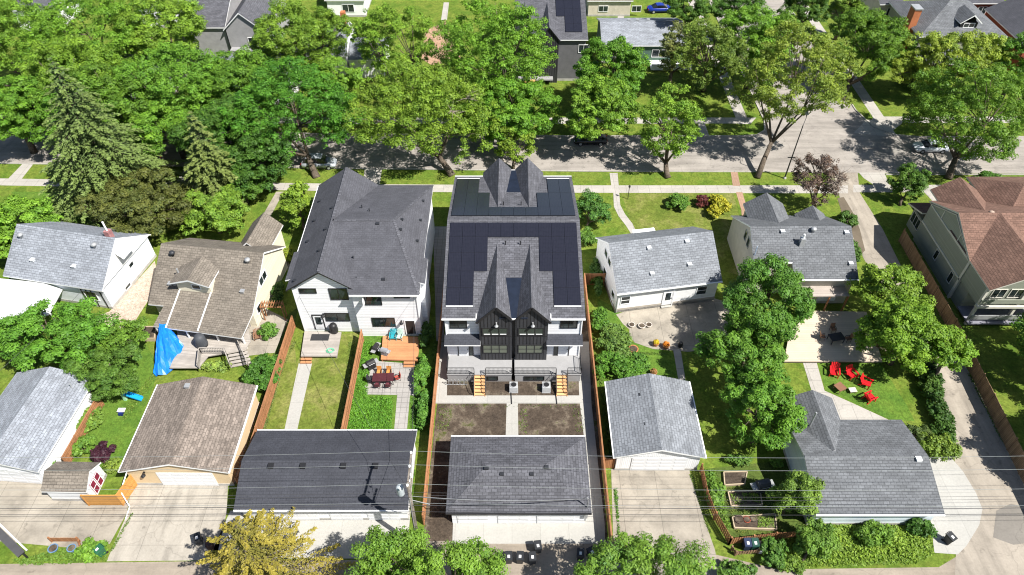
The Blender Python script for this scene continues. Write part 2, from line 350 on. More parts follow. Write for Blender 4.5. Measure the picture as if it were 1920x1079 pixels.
# street and avenue
FAR = [(-500,236),(0,243),(640,252),(1100,256),(1385,256)]
NEAR = [(-500,300),(0,307),(600,316),(860,319),(1100,322),(1480,323),(1560,324)]
def L(pts): return [tuple(P(a, b)[:2]) for a, b in pts]
fy = P(1385,256).y; ny = P(1560,324).y
street = L(FAR)+[(35.2, fy+.3),(36.6, fy+1.5),(37.2, fy+4),(37.2, 420),(51.6, 420),(51.6, fy+7),(52.6, fy+2.4),(55, fy+.3),(58, fy-.2),(200, fy-.4),(200, ny-.4),(49, ny-.2)]+L(NEAR)[::-1]
sheet('road', street, .006, road_m, px=False)
def kerb(pts, name='kerb', w=.16, h=.11):
    mb = MB()
    for a, b in zip(pts, pts[1:]):
        mb.bar((a[0], a[1], h/2+.0), (b[0], b[1], h/2+.0), w, h)
    return tag(mb.build(name, walk_m), None, None, None, 'structure')
kerb(L(FAR)+[(35.2, fy+.3),(36.6, fy+1.5),(37.2, fy+4),(37.2, 300)])
kerb([(51.7, 300),(51.7, fy+7),(52.7, fy+2.4),(55, fy+.35),(58, fy-.15),(200, fy-.35)])
kerb(L(NEAR)[:-1]+[(41.6, ny-.1)])
kerb([(50.2, ny-.5),(200, ny-.5)])
band('sidewalk', L([(-500,213),(0,219),(640,223),(1280,221),(1422,221)]), L([(-500,225),(0,231),(640,235),(1280,232),(1420,232)]), .012, walk_m) if False else None
def bandpx(name, far, near, z, m): return sheet(name, L(far)+L(near)[::-1], z, m, px=False)
bandpx('sidewalk', [(-500,208),(0,214),(640,221),(1280,221),(1418,221)], [(-500,220),(0,226),(640,233),(1280,232),(1408,232)], .010, walk_m)
bandpx('sidewalk', [(-500,324),(0,335),(690,346),(1100,348),(1590,348)], [(-500,338),(0,348),(690,360),(1100,362),(1590,363)], .010, walk_m)
bandpx('sidewalk', [(1600,347),(2300,347)], [(1600,361),(2300,361)], .010, walk_m)
bandpx('sidewalk', [(1638,219),(2300,219)], [(1632,231),(2300,231)], .010, walk_m)
sheet('sidewalk', [(53.6, fy+.4),(55.3, fy+.4),(55.4, 200),(53.7, 200)], .014, walk_m, px=False)
sheet('sidewalk', [(33.2, fy+3.2),(34.9, fy+3.2),(34.9, 200),(33.2, 200)], .014, walk_m, px=False)
for q in ([(1143,325),(1158,325),(1160,348),(1146,348)], [(1308,222),(1318,222),(1330,256),(1312,256)], [(42,308),(62,309),(40,337),(14,337)], [(684,318),(716,318),(712,348),(680,347)],
          [(1610,324),(1658,324),(1668,348),(1640,348),(1620,335)], [(1625,225),(1700,225),(1660,256),(1600,250)], [(350,312),(366,312),(350,342),(330,342)], [(1733,361),(1746,361),(1775,382),(1755,385)]):
    sheet('path', q, .016, walk_m)
sheet('path', [(1370,323),(1383,323),(1388,349),(1374,349)], .016, brick_path)
sheet('path', [(1380,361),(1392,361),(1402,395),(1412,425),(1392,425),(1390,395)], .016, brick_path)
sheet('path', [(1150,362),(1161,362),(1163,385),(1172,402),(1186,420),(1194,438),(1184,440),(1174,424),(1160,406),(1151,388)], .016, walk_m)
sheet('path', [(518,360),(532,360),(500,420),(486,447),(530,470),(545,500),(530,515),(500,470),(470,455),(478,430)], .016, drive_old)
# alley beside the corner lot and the lane
sheet('alley', [(1562,324),(1608,324),(1612,362),(1655,430),(1690,500),(1752,600),(1812,690),(1870,800),(1935,925),(2100,1200),(1800,1250),(1790,1079),(1795,1000),(1790,860),(1784,800),(1748,690),(1690,590),(1622,490),(1590,430),(1575,372)], .008, alley_m)
sheet('alley', [(-400,1062),(0,1058),(420,1052),(700,1050),(790,1040),(800,1015),(1150,1015),(1160,1046),(1340,1040),(1460,1068),(1760,1064),(1800,1040),(2100,1010),(2300,1400),(-600,1400)], .006, lane_m)
# yards
sheet('lawn', [(1165,363),(1375,363),(1392,425),(1400,520),(1200,470)], .004, lawn_y)
sheet('lawn', [(556,682),(578,640),(672,622),(640,808),(478,808),(548,600)], .004, lawn_y)
sheet('lawn', [(675,625),(815,600),(820,640),(780,808),(642,808)], .004, lawn_g)
sheet('lawn', [(600,340),(860,340),(850,560),(560,560)], .003, lawn_m)
sheet('path', [(560,682),(585,682),(557,808),(533,808)], .016, drive_new)
sheet('path', [(745,738),(769,738),(763,808),(739,808)], .016, paver_m)
sheet('patio', [(688,676),(790,684),(782,742),(683,740)], .018, paver_m)
sheet('bare_soil', [(842,560),(1096,560),(1122,800),(1140,1024),(792,1024),(815,800)], .005, dirt_m)
sheet('path', [(822,641),(839,641),(838,742),(1086,742),(1083,641),(1104,641),(1109,757),(815,757)], .012, drive_new)
sheet('path', [(950,757),(971,757),(972,822),(948,822)], .012, drive_new)
sheet('path', [(1087,757),(1109,757),(1134,985),(1110,985),(1095,820)], .013, drive_new)
sheet('driveway', [(850,966),(1110,966),(1134,986),(1135,1020),(848,1020)], .016, drive_new)
sheet('driveway', [(432,958),(770,958),(762,1048),(392,1047)], .012, drive_new)
sheet('driveway', [(247,900),(428,900),(425,962),(405,1051),(200,1053),(240,960)], .012, drive_l)
sheet('driveway', [(-60,885),(85,890),(95,935),(242,935),(238,962),(206,1020),(160,1030),(-60,1010)], .010, drive_old)
sheet('driveway', [(1146,880),(1292,880),(1312,950),(1340,1030),(1352,1085),(1152,1085)], .012, drive_old)
sheet('driveway', [(1740,860),(1783,858),(1806,885),(1830,925),(1842,955),(1836,985),(1812,1024),(1796,1040),(1752,1037),(1745,980)], .014, drive_new)
sheet('patio', [(1155,590),(1200,575),(1340,560),(1430,590),(1420,640),(1340,655),(1290,660),(1225,655),(1190,643),(1180,630),(1180,618),(1168,608)], .014, drive_old)
sheet('path', [(1262,655),(1276,655),(1285,712),(1272,714)], .016, walk_m)
sheet('path', [(1504,676),(1530,676),(1546,733),(1600,757),(1665,787),(1640,800),(1570,800),(1530,760)], .014, walk_m)
sheet('lawn', [(1532,678),(1650,680),(1700,760),(1715,790),(1668,787),(1600,756),(1548,733)], .004, lawn_g)
sheet('lawn', [(1120,560),(1160,580),(1180,640),(1260,660),(1280,720),(1130,720)], .003, lawn_g)
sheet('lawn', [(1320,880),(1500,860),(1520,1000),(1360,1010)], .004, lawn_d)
sheet('patio', [(462,560),(540,600),(515,662),(462,668),(440,640)], .014, drive_old)
sheet('bare_soil', [(290,490),(300,530),(255,600),(232,640),(160,600),(205,585)], .012, soil('gravel_strip', [(.3, (.36, .29, .23)), (.7, (.48, .40, .33))], .6, 3, .4))
sheet('lawn', [(150,760),(270,640),(300,690),(230,880),(170,880)], .004, lawn_g)
sheet('lawn', [(20,360),(150,360),(300,390),(200,430),(60,400)], .004, lawn_g)
sheet('bare_soil', [(795,60),(835,38),(850,80),(870,120),(820,130),(790,110)], .01, soil('red_soil', [(.3, (.30, .19, .12)), (.7, (.42, .28, .19))], .6, 3, .4))
sheet('path', [(832,5),(842,5),(838,38),(827,38)], .012, walk_m)
sheet('path', [(1160,12),(1172,12),(1170,34),(1158,34)], .012, walk_m)
sheet('lawn', [(1632,160),(1760,180),(1800,219),(1650,219)], .004, lawn_m)

sheet('path', [(812,425),(842,425),(832,640),(818,640)], .007, paver_m)
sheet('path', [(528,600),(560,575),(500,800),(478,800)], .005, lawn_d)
stain_m = concrete('damp_asphalt', (.14, .115, .085), 0, .25)
sheet('road_patch', [(1570,372),(1582,370),(1600,400),(1612,430),(1622,470),(1612,480),(1598,440),(1580,405)], .0145, stain_m)
sheet('road_patch', [(1868,958),(1895,945),(1960,960),(1990,1010),(1900,1022),(1862,1008)], .0145, concrete('patch_asphalt', (.2, .185, .165), 0, .2))
sheet('road_patch', [(1300,268),(1390,262),(1440,275),(1430,292),(1330,290)], .0145, concrete('patch_grey', (.25, .235, .215), 0, .2))
sheet('road_patch', [(1640,262),(1690,260),(1700,300),(1650,304)], .0145, MATS['patch_grey'])
# ================================================================ VEGETATION
def quads_mesh(name, C, U, V, tone, mat, parent, loc):
    """leaf blades: centre C, half axes U (long) and V (wide), rhombus outline"""
    n = len(C); co = np.empty((n, 4, 3), np.float32); l0 = np.array(loc, np.float32)
    co[:, 0] = C-U; co[:, 1] = C+V*1.0-U*.1; co[:, 2] = C+U; co[:, 3] = C-V*1.0-U*.1; co -= l0
    me = bpy.data.meshes.new(name); me.vertices.add(n*4); me.vertices.foreach_set('co', co.ravel())
    me.loops.add(n*4); me.loops.foreach_set('vertex_index', np.arange(n*4, dtype=np.int32))
    me.polygons.add(n); me.polygons.foreach_set('loop_start', np.arange(0, n*4, 4, dtype=np.int32)); me.polygons.foreach_set('loop_total', np.full(n, 4, np.int32))
    me.update(calc_edges=True)
    a = me.attributes.new('tone', 'FLOAT_COLOR', 'POINT'); t = np.ones((n, 4, 4), np.float32); t[:, :, :3] = tone[:, None, :]; a.data.foreach_set('color', t.ravel())
    me.materials.append(mat); o = bpy.data.objects.new(name, me); COL.objects.link(o)
    if parent is not None: o.parent = parent
    return o
def unit(a): return a/np.maximum(np.linalg.norm(a, axis=1, keepdims=True), 1e-6)
def leafcloud(cent, rad, n, size, up=.55, flat=.75, rnd=.55, shell=(.55, 1.08)):
    """n leaves over clump centres `cent` with radii `rad`"""
    cent = np.asarray(cent, float); rad = np.asarray(rad, float); w = rad**2; w /= w.sum()
    k = RNG.choice(len(cent), n, p=w); d = RNG.normal(size=(n, 3)); d[:, 2] = d[:, 2]*.9+.35; d = unit(d)
    r = (shell[0]+(shell[1]-shell[0])*RNG.random(n)**.6)[:, None]*rad[k][:, None]
    off = d*r; off[:, 2] *= flat; C = cent[k]+off
    C += RNG.normal(size=(n, 3))*.06*rad[k][:, None]
    nr = unit(d+np.array([0, 0, up])+RNG.normal(size=(n, 3))*rnd)
    t = unit(np.cross(nr, RNG.normal(size=(n, 3)))); b = np.cross(nr, t)
    s = size*((.45+.9*RNG.random(n))*(.75+.55*RNG.random(len(cent))[k]))[:, None]
    ctone = RNG.random(len(cent))[k]
    tone = np.stack([np.clip(.5*ctone+.5*RNG.random(n), 0, 1), np.clip(RNG.random(n)*.6*(RNG.random(len(cent))[k]), 0, 1), np.zeros(n)], 1)
    return C, t*s*.75, b*s*.5, tone
def crown_clumps(c, rx, ry, rz, K, r0, fill, low=-.55):
    """many small leaf clumps grouped on lobes: uneven outline with gaps between the lobes"""
    out = []; NL = int(fill); ph = RNG.random()*6; R = np.array([rx, ry, rz]); tone = []
    for i in range(NL):
        z = 1-(1-low)*(i+.5)/NL+RNG.normal()*.06; z = max(-1, min(1, z)); a = i*2.39996+ph+RNG.normal()*.3; h = math.sqrt(max(0, 1-z*z))
        s = .46+.3*RNG.random(); lc = np.array([h*math.cos(a), h*math.sin(a), z])*s; lr = .26+.2*RNG.random(); k = max(4, int(K/NL*(lr/.36)**2)); lt = RNG.random()
        d = RNG.normal(size=(k, 3))+np.array([0, 0, .3])+lc/np.linalg.norm(lc)*.7; d = unit(d)
        q = lc+d*(lr*(.45+.62*RNG.random(k)**.7))[:, None]*np.array([1, 1, .8]); out.append(q); tone += [lt]*k
    out = np.concatenate(out); rr = r0*(.55+.85*RNG.random(len(out)))
    return out*R+np.array(c), rr
TREES = []
def tree(name, label, cat, px, py, zc, wpx, hpx, col, base=None, n=None, leaf=.27, K=None, cr=.2, group=None, airy=0, tr=.35, trunk=None, low=-.75, forks=5, fill=.35, cc=None, rxyz=None, twigs=0):
    """crown centre given by the survey pixel and its height, radii from its width and height in the survey"""
    if cc is None: c = P(px, py, zc)
    else: c = Vector(cc)
    dist = (c-Vector((0, 0, CH))).length; el = math.asin((CH-c.z)/dist)
    dep = c.y*math.cos(CT)+(CH-c.z)*math.sin(CT); k = dep/CF
    if rxyz: rx, ry, rz = rxyz
    else:
        rx = wpx*k; H = hpx*k; ry = rx*.95; q = H*H-(ry*math.sin(el))**2
        rz = math.sqrt(q)/math.cos(el) if q > 0 else .45*rx
        if rz < .5*rx: rz = .55*rx; ry = min(ry, math.sqrt(max(.1, H*H-(rz*math.cos(el))**2))/math.sin(el))
        rz = min(rz, c.z*.8)
    if base is None: b = Vector((c.x+random.uniform(-.3, .3), c.y+random.uniform(-.3, .3), 0))
    else: b = P(*base)
    root = thing(name, label, cat, b, 0, group)
    rx *= 1.04; ry *= 1.04; rz *= 1.04; jr, jg = 1+RNG.normal()*.06, 1+RNG.normal()*.05; col = (col[0]*jr, col[1]*jg, col[2])
    area = 4*math.pi*((rx*ry)**1.6/3+(rx*rz)**1.6/3+(ry*rz)**1.6/3)**(1/1.6)
    r0 = (.26+.055*min(rx, 6))*(.8 if airy else 1); K = int(area*(.95 if not airy else .55)/(math.pi*r0*r0)); cl, rd = crown_clumps(tuple(c), rx, ry, rz, K, r0, 9+rx*2.4, low)
    leaf *= .6; n = n or int(area*(2.5 if not airy else 1.2)/(leaf*leaf*.75)); n = min(n, 52000)
    C, U, V, T = leafcloud(cl, rd, n, leaf, rnd=.36 if not airy else .55, shell=(.35, 1.15) if not airy else (.1, 1.3), flat=.6)
    quads_mesh('crown', C, U, V, T, leafmat(col, tr), root, b)
    # trunk with limbs
    tr_ = trunk or max(.07, min(.42, .05*rx+.02*c.z)); mb = MB(); fk = Vector((b.x+(c.x-b.x)*.45, b.y+(c.y-b.y)*.45, max(.3, (c.z-rz)*.75+.25*c.z*.5)))
    if fk.z > c.z*.8: fk.z = c.z*.5
    mb.tube([b, b.lerp(fk, .5)+Vector((random.uniform(-.1,.1), random.uniform(-.1,.1), 0)), fk], [tr_*1.25, tr_, tr_*.8], 8)
    tips = [Vector(cl[i]) for i in RNG.permutation(len(cl))[:forks*4]]
    mains = []
    for i in range(min(forks, len(tips))):
        e = tips[i]; mid = fk.lerp(e, .5)+Vector((0, 0, -.06*rz)); mb.tube([fk-Vector((0,0,.1)), mid, e], [tr_*.5, tr_*.26, tr_*.07], 6); mains.append((mid, e))
    for e in tips[forks:]:
        if not mains: break
        m_, _ = min(mains, key=lambda q: (q[0]-e).length); mb.tube([m_, m_.lerp(e, .6)+Vector((0,0,.1)), e], [tr_*.22, tr_*.14, tr_*.05], 5)
    mb.build('trunk', bark, root, world=True, smooth=True)
    if twigs:
        for _ in range(twigs):
            a = RNG.random()*6.3; q = Vector((c.x+rx*.62*math.cos(a), c.y-ry*abs(.6*math.sin(a))-.3, c.z+rz*RNG.uniform(-.1, .55))); tb = MB()
            for i in range(16):
                d = Vector(tuple(RNG.normal(size=3)*np.array([1, 1, .6])+np.array([.4*math.cos(a), -.5, .35]))).normalized()*RNG.uniform(.8, 1.9); m1 = q+d*.5+Vector(tuple(RNG.normal(size=3)*.12)); tb.tube([q-Vector((math.cos(a), -.6, .6)), q, m1, q+d], [.05, .035, .022, .008], 4, cap=False)
            tb.build('dead_branch', plain('dead_wood', (.30, .25, .21), .9), root, world=True)
    return root
def shrub(name, label, cat, px, py, wpx, hpx, h, col, n=None, leaf=.16, group=None, tr=.3, base=None):
    """low plant: survey pixel of its centre, half width; height in metres"""
    c = P(px, py, h*.5); k = ((c.y*math.cos(CT)+(CH-c.z)*math.sin(CT)))/CF; rx = wpx*k; el = math.radians(50)
    H = hpx*k; q = H*H-(h*.5*math.cos(el))**2; ry = math.sqrt(q)/math.sin(el) if q > .02 else rx*.7
    root = thing(name, label, cat, (c.x, c.y, 0), 0, group)
    sa = math.pi*(rx*ry+(rx+ry)*h*.5)*2; cl, rd = crown_clumps((c.x, c.y, h*.45), rx, ry, h*.52, int(sa/(.22)), .26, 8+rx*2, -.3)
    cl[:, 2] = np.clip(cl[:, 2], rd*.4, None)
    n = n or int(min(9000, 3.2*(rx*ry+(rx+ry)*h)*math.pi/(leaf*leaf*.8)))
    C, U, V, T = leafcloud(cl, rd, n, leaf, shell=(.3, 1.1)); C[:, 2] = np.maximum(C[:, 2], .03)
    # filler in the core
    quads_mesh('foliage', C, U, V, T, leafmat(col, tr), root, root.location)
    mb = MB()
    for i in RNG.permutation(len(cl))[:7]:
        e = Vector(cl[i]); mb.tube([(c.x, c.y, 0), Vector((c.x, c.y, 0)).lerp(e, .5)+Vector((0, 0, .1)), e], [.035, .022, .01], 5)
    mb.build('stem', bark, root, world=True)
    return root
def conifer(name, label, base, H, R, col, nb=22, droop=.25, leaf=.3, group=None, n_per=90, z0=.12, tr=.15, pw=.85, w=.34):
    b = P(*base) if len(base) == 2 else Vector(base); root = thing(name, label, 'tree', b, 0, group)
    Cs = []; Us = []; Vs = []; Ts = []; mb = MB()
    mb.tube([b, b+Vector((0, 0, H*.5)), b+Vector((0, 0, H*.98))], [H*.018+.05, H*.011+.03, .03], 8)
    lv = int(H/.62)
    for i in range(lv):
        f = i/(lv-1); z = H*(z0+(1-z0)*f); r = R*((1-f)**pw)*(.85+.3*RNG.random())+.15
        m_ = max(4, int(nb*(1-f)**.6/2))
        for j in range(m_):
            a = 2*math.pi*(j+RNG.random()*.7)/m_+i*1.3; rl = r*(.75+.4*RNG.random())
            dirv = np.array([math.cos(a), math.sin(a), 0]); side = np.array([-math.sin(a), math.cos(a), 0])
            n = max(8, int(n_per*rl/R)); t = RNG.random(n)**.75; s = (RNG.random(n)*2-1)*(w*rl*(1-t)+.14)*.9
            zz = z+rl*(.18*t-droop*t*t*1.6)-np.abs(s)*.22+RNG.normal(size=n)*.05
            C = np.array([b.x, b.y, 0])+dirv*(t*rl)[:, None]+side*s[:, None]; C[:, 2] = zz
            d = dirv+side*np.sign(s)[:, None]*.8+RNG.normal(size=(n, 3))*.25; d[:, 2] -= .15; d = unit(d)
            nr = unit(np.array([0, 0, 1.])+RNG.normal(size=(n, 3))*.45); v = unit(np.cross(d, nr))
            sz = leaf*(.6+.7*RNG.random(n))[:, None]; Cs.append(C); Us.append(d*sz*.8); Vs.append(v*sz*.34)
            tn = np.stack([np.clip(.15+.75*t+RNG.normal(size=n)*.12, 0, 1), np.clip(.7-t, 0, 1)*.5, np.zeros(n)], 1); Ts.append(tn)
            if rl > .6: mb.tube([b+Vector((0, 0, z-.05)), b+Vector((dirv[0]*rl*.8, dirv[1]*rl*.8, z+rl*(.144-droop*1.02)-.06))], [.04, .012], 4, cap=False)
    quads_mesh('crown', np.concatenate(Cs), np.concatenate(Us), np.concatenate(Vs), np.concatenate(Ts), leafmat(col, tr), root, b)
    mb.build('trunk', bark, root, world=True)
    return root
def cover(name, label, poly, n, h, size, col, z=0, tr=.3):
    """uncountable low growth over a ground polygon (survey pixels)"""
    q = [P(a, b) for a, b in poly]; xs = [p.x for p in q]; ys = [p.y for p in q]
    X = RNG.uniform(min(xs), max(xs), n*3); Y = RNG.uniform(min(ys), max(ys), n*3); ins = np.zeros(n*3, bool); j = len(q)-1
    for i in range(len(q)):
        a, b = q[i], q[j]; c = ((a.y > Y) != (b.y > Y)) & (X < (b.x-a.x)*(Y-a.y)/((b.y-a.y) or 1e-9)+a.x); ins ^= c; j = i
    X = X[ins][:n]; Y = Y[ins][:n]; n = len(X)
    Z = z+h*(RNG.random(n)**1.3)*(.35+.65*(.5+.5*np.sin(X*1.3+np.sin(Y*.9)*2)*np.sin(Y*1.7+X*.4)))
    em = np.full(n, 1e9)
    for i in range(len(q)):
        a, b = q[i], q[(i+1)%len(q)]; L2 = max(1e-6, (b.x-a.x)**2+(b.y-a.y)**2); t = np.clip(((X-a.x)*(b.x-a.x)+(Y-a.y)*(b.y-a.y))/L2, 0, 1); em = np.minimum(em, np.hypot(X-a.x-t*(b.x-a.x), Y-a.y-t*(b.y-a.y)))
    wob = .5+.35*np.sin(X*3.1+Y*1.7)+.25*np.sin(Y*4.3-X*2.2); keep = em > wob*min(.45, h*1.2)*RNG.random(n); X, Y, Z, em = X[keep], Y[keep], Z[keep], em[keep]; n = len(X); Z = z+(Z-z)*np.clip(em/(h*1.1), .15, 1)
    C = np.stack([X, Y, Z], 1); nr = unit(np.array([0, 0, 1.])+RNG.normal(size=(n, 3))*.7); t = unit(np.cross(nr, RNG.normal(size=(n, 3)))); b = np.cross(nr, t)
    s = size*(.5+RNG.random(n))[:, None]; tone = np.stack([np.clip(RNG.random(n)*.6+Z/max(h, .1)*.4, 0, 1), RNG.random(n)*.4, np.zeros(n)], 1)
    o = quads_mesh(name, C, t*s*.8, b*s*.35, tone, leafmat(col, tr), None, (0, 0, 0)); return tag(o, label, 'plants', None, 'stuff')
# ================================================================ BUILDINGS
sh_char = shingle('shingle_charcoal', (.098, .10, .115), .18)
sh_ldup = shingle('shingle_slate', (.078, .080, .093), .08)
sh_dark = shingle('shingle_dark', (.050, .053, .065), .06)
sh_grey = shingle('shingle_grey', (.20, .215, .238), .14)
sh_lgrey = shingle('shingle_light', (.245, .265, .30), .15)
sh_brown = shingle('shingle_taupe', (.182, .16, .135), .15)
sh_gbrown = shingle('shingle_garage', (.20, .168, .145), .22)
sh_red = shingle('shingle_red', (.18, .108, .083), .16)
sh_blue = shingle('shingle_bluegrey', (.135, .143, .155), .14)
black_board = bands('black_board', (.040, .041, .046), .34, 0, .3, .2, .6, .08)
blind = bands('window_blind', (.16, .18, .14), .08, 1, .6, .3, .5, .1)
def gprof(y0, y1, ov, ze, zr, t=.16, z0=0, mid=None):
    mid = (y0+y1)/2 if mid is None else mid; a, b = y0+ov, y1-ov
    s0 = (zr-ze)/(mid-y0); s1 = (zr-ze)/(y1-mid)
    return [(a, z0), (a, ze+ov*s0-t*1.25), (mid, zr-t*1.45), (b, ze+ov*s1-t*1.25), (b, z0)]
def simple_gable(root, x0, x1, y0, y1, ze, zr, axis, wall, roof, trim=None, ov=.35, ovg=.25, t=.16, found=None, mid=None, z0=0):
    if axis == 'x': MB().extr(gprof(y0, y1, ov, ze, zr, t, z0, mid), x0+ovg, x1-ovg, 'x').build('wall', wall, root)
    else: MB().extr(gprof(x0, x1, ov, ze, zr, t, z0, mid), y0+ovg, y1-ovg, 'y').build('wall', wall, root)
    r = MB().gable(x0, x1, y0, y1, ze, zr, axis, t, mid=mid).build('roof', [roof, trim or white_trim], root)
    rm = (y0+y1)/2 if axis == 'x' else (x0+x1)/2; rm = mid if mid is not None else rm; b = MB()
    if axis == 'x': b.gable(x0+.02, x1-.02, rm-.17, rm+.17, zr+.02-.17*(zr-ze)/(rm-y0), zr+.025, 'x', .02)
    else: b.gable(rm-.17, rm+.17, y0+.02, y1-.02, zr+.02-.17*(zr-ze)/(rm-x0), zr+.025, 'y', .02)
    b.build('ridge_cap', [roof, roof], root)
    f = MB()
    if axis == 'x': q = (x0+ovg-.03, y0+ov-.03, 0, x1-ovg+.03, y1-ov+.03, .35)
    else: q = (x0+ov-.03, y0+ovg-.03, 0, x1-ov+.03, y1-ovg+.03, .35)
    f.box(*q); f.build('foundation', found or conc_found, root)
    return r
def gutter(root, a, b, m=None):
    mb = MB(); mb.bar(a, b, .13, .13); mb.build('gutter', m or white_trim, root)
def downspout(root, x, y, z1, m=None, z0=.1):
    MB().bar((x, y, z0), (x, y, z1), .08, .08, up=(0, 1, 0)).build('downspout', m or white_trim, root)
def lantern(root, side, c, m=None):
    mb = MB(); wbox(mb, side, c, .12, .2, 0, .08); wbox(mb, side, c, .07, .07, .08, .3, 0, 0, .1); u, n = AX[side]; q = Vector(c)+n*.32
    mb.lathe((q.x, q.y, q.z-.1), [(.2, 0), (.19, .04), (.06, .2), (.03, .24)], 12); mb.build('wall_lamp', m or black_metal, root, smooth=False)

# ---- the black and white duplex in the middle
D = thing('duplex_house', 'new black and white duplex with solar panels and twin black rear gables', 'house', (0, 56.8, 0))
def wy(y): return y-56.8
YE, YF, ZE, ZR, XL, XR = 45.46, 68.07, 7.0, 9.8, -6.7, 7.0
YW, YB = 45.76, 45.15; SL = (ZR-ZE)/((YF-YE)/2)
mb = MB(); mb.extr([(wy(y), z) for y, z in gprof(YE, YF, .3, ZE, ZR)], XL+.2, XR-.2, 'x'); mb.build('wall', white_siding, D)
mb = MB().gable(XL, XR, wy(YE), wy(YF), ZE, ZR, 'x'); mb.build('roof', [sh_char, white_trim], D)
mb = MB().box(XL+.15, wy(YW)-.03, 0, XR-.15, wy(YF-.3)+.03, 1.0); mb.build('foundation', conc_found, D)
for k, (xo, xi, xr) in enumerate(((-3.4, -.06, -1.5), (3.68, .34, 1.82))):
    s = (9.1-7.0)/abs(xo-xr); zi = 9.1-s*abs(xi-xr)
    for (ya, yb) in ((YB-.2, 54.2), (59.3, YF+.75)):
        pr = [(xo, 7.0), (xr, 9.1), (xi, zi), (xi, zi-.16), (xr, 9.1-.2), (xo, 6.84)]
        MB().extr(pr, wy(ya), wy(yb), 'y', [0, 0, 1, 1, 1, 1], 1).build('gable_roof', [sh_char, black_metal], D)
    xa, xb = (-3.15, -.02) if k == 0 else (.32, 3.45)
    lo, hi = min(xo, xi), max(xo, xi)
    def zt(x): return (9.1-s*abs(x-xr))-.2
    pr = [(xa, 1.2), (xa, zt(xa)), (xr, zt(xr)), (xb, zt(xb)), (xb, 1.2)]
    MB().extr(pr, wy(YB), wy(YW)+.02, 'y').build('black_gable_wall', black_board, D)
    MB().extr([(xa, 0), (xa, zt(xa)), (xr, zt(xr)), (xb, zt(xb)), (xb, 0)], wy(YF-.4), wy(YF+.55), 'y').build('black_gable_wall', black_board, D)
    g = MB()
    for (p, q) in (((xo, 6.93), (xr, 9.03)), ((xr, 9.03), (xi, zi-.07))):
        g.bar((p[0], wy(YB)-.225, p[1]), (q[0], wy(YB)-.225, q[1]), .05, .26, up=(0, 0, 1))
    g.build('barge_board', black_metal, D)
    cx = (xa+xb)/2
    o = window(D, 'S', (cx-.05, wy(YB), 5.55), 2.35, .95, cols=3, gm=plain('dim_glass', (.045, .06, .05), .1, .6)); window(D, 'S', (cx-.05, wy(YB), 2.95), 2.35, 1.15, cols=3, rows=2, gm=blind)
    for j in range(3): bl = MB(); wbox(bl, 'S', (cx-.05, wy(YB), 5.55), .62, .1, .026, .05, 0, -.78+.78*j, -.4); bl.build('blind', white_trim, o)
    mb = MB(); wbox(mb, 'S', (cx, wy(YB), 4.85), 3.1, .06, 0, .035); mb.build('trim_board', black_metal, D)
    lantern(D, 'S', (cx+.1, wy(YB), 6.75), grey_metal)
    sgn = -1 if k == 0 else 1
    x0, x1 = (-6.5, -3.17) if k == 0 else (3.47, 6.8)
    window(D, 'S', ((x0+x1)/2+sgn*.35, wy(YW), 5.9), 1.55, 1.0, cols=2)
    # pent roof over the porch
    MB().poly([(x0-.1, wy(YW-1.05), 4.02), (x1+.1, wy(YW-1.05), 4.02), (x1+.1, wy(YW), 4.45), (x0-.1, wy(YW), 4.45), (x0-.1, wy(YW-1.05), 3.85), (x1+.1, wy(YW-1.05), 3.85), (x1+.1, wy(YW), 3.85), (x0-.1, wy(YW), 3.85)],
              [(0,1,2,3),(4,5,1,0),(5,6,2,1),(7,4,0,3),(7,6,5,4)], [0, 1, 1, 1, 1]).build('porch_roof', [sh_dark, white_trim], D)
    dx = (x0+x1)/2 + sgn*.0-.0
    door(D, 'S', (dx, wy(YW), 2.25), 1.0, 2.1, plain('door_white', (.7, .72, .75), .4), black_metal)
    window(D, 'S', (dx-sgn*.75-(.0), wy(YW), 2.25), .3, 2.0, name='sidelight', fw=.06)
    downspout(D, x0+.08 if k == 0 else x1-.08, wy(YW)-.06, 6.9, white_trim, 1.2)
    mb = MB(); mb.bar(((-3.42 if k == 0 else 3.7), wy(YE), 6.95), ((-3.42 if k == 0 else 3.7), wy(YE)+.5, 7.12), .07, .25); mb.build('gutter_end', white_trim, D)
MB().gable(XL+.02, XR-.02, -.18, .18, ZR+.02-.18*SL, ZR+.025, 'x', .02).build('ridge_cap', [sh_char, sh_char], D)
for a, b in (((XL, -3.42)), ((3.7, XR))): gutter(D, (a, wy(YE)-.05, ZE-.06), (b, wy(YE)-.05, ZE-.06)); gutter(D, (a, wy(YF)+.05, ZE-.06), (b, wy(YF)+.05, ZE-.06))
mem = plain('navy_membrane', (.012, .018, .034), .7, .15, dirt=.2)
for (ya, za, yb) in ((YB-.1, 7.5, 49.9), (YF+.6, 7.5, 63.6)):
    zb = ZE+(yb-YE)*SL+.03 if yb < 57 else ZE+(YF-yb)*SL+.03
    mb = MB(); q = [(-1.2, wy(ya), za), (1.5, wy(ya), za), (1.5, wy(yb), zb), (-1.2, wy(yb), zb)]
    if ya > 57: q = q[::-1]
    mb.face(q); mb.build('valley_membrane', mem, D)
    mb = MB().box(-.08, min(wy(ya), wy(ya)-.1), za-.12, .38, max(wy(ya), wy(ya)-.1), za+.02); mb.build('gutter_end', white_trim, D)
MB().box(.02, wy(YW)-.2, 1.0, .28, wy(YW), 7.4).build('party_wall', black_metal, D)
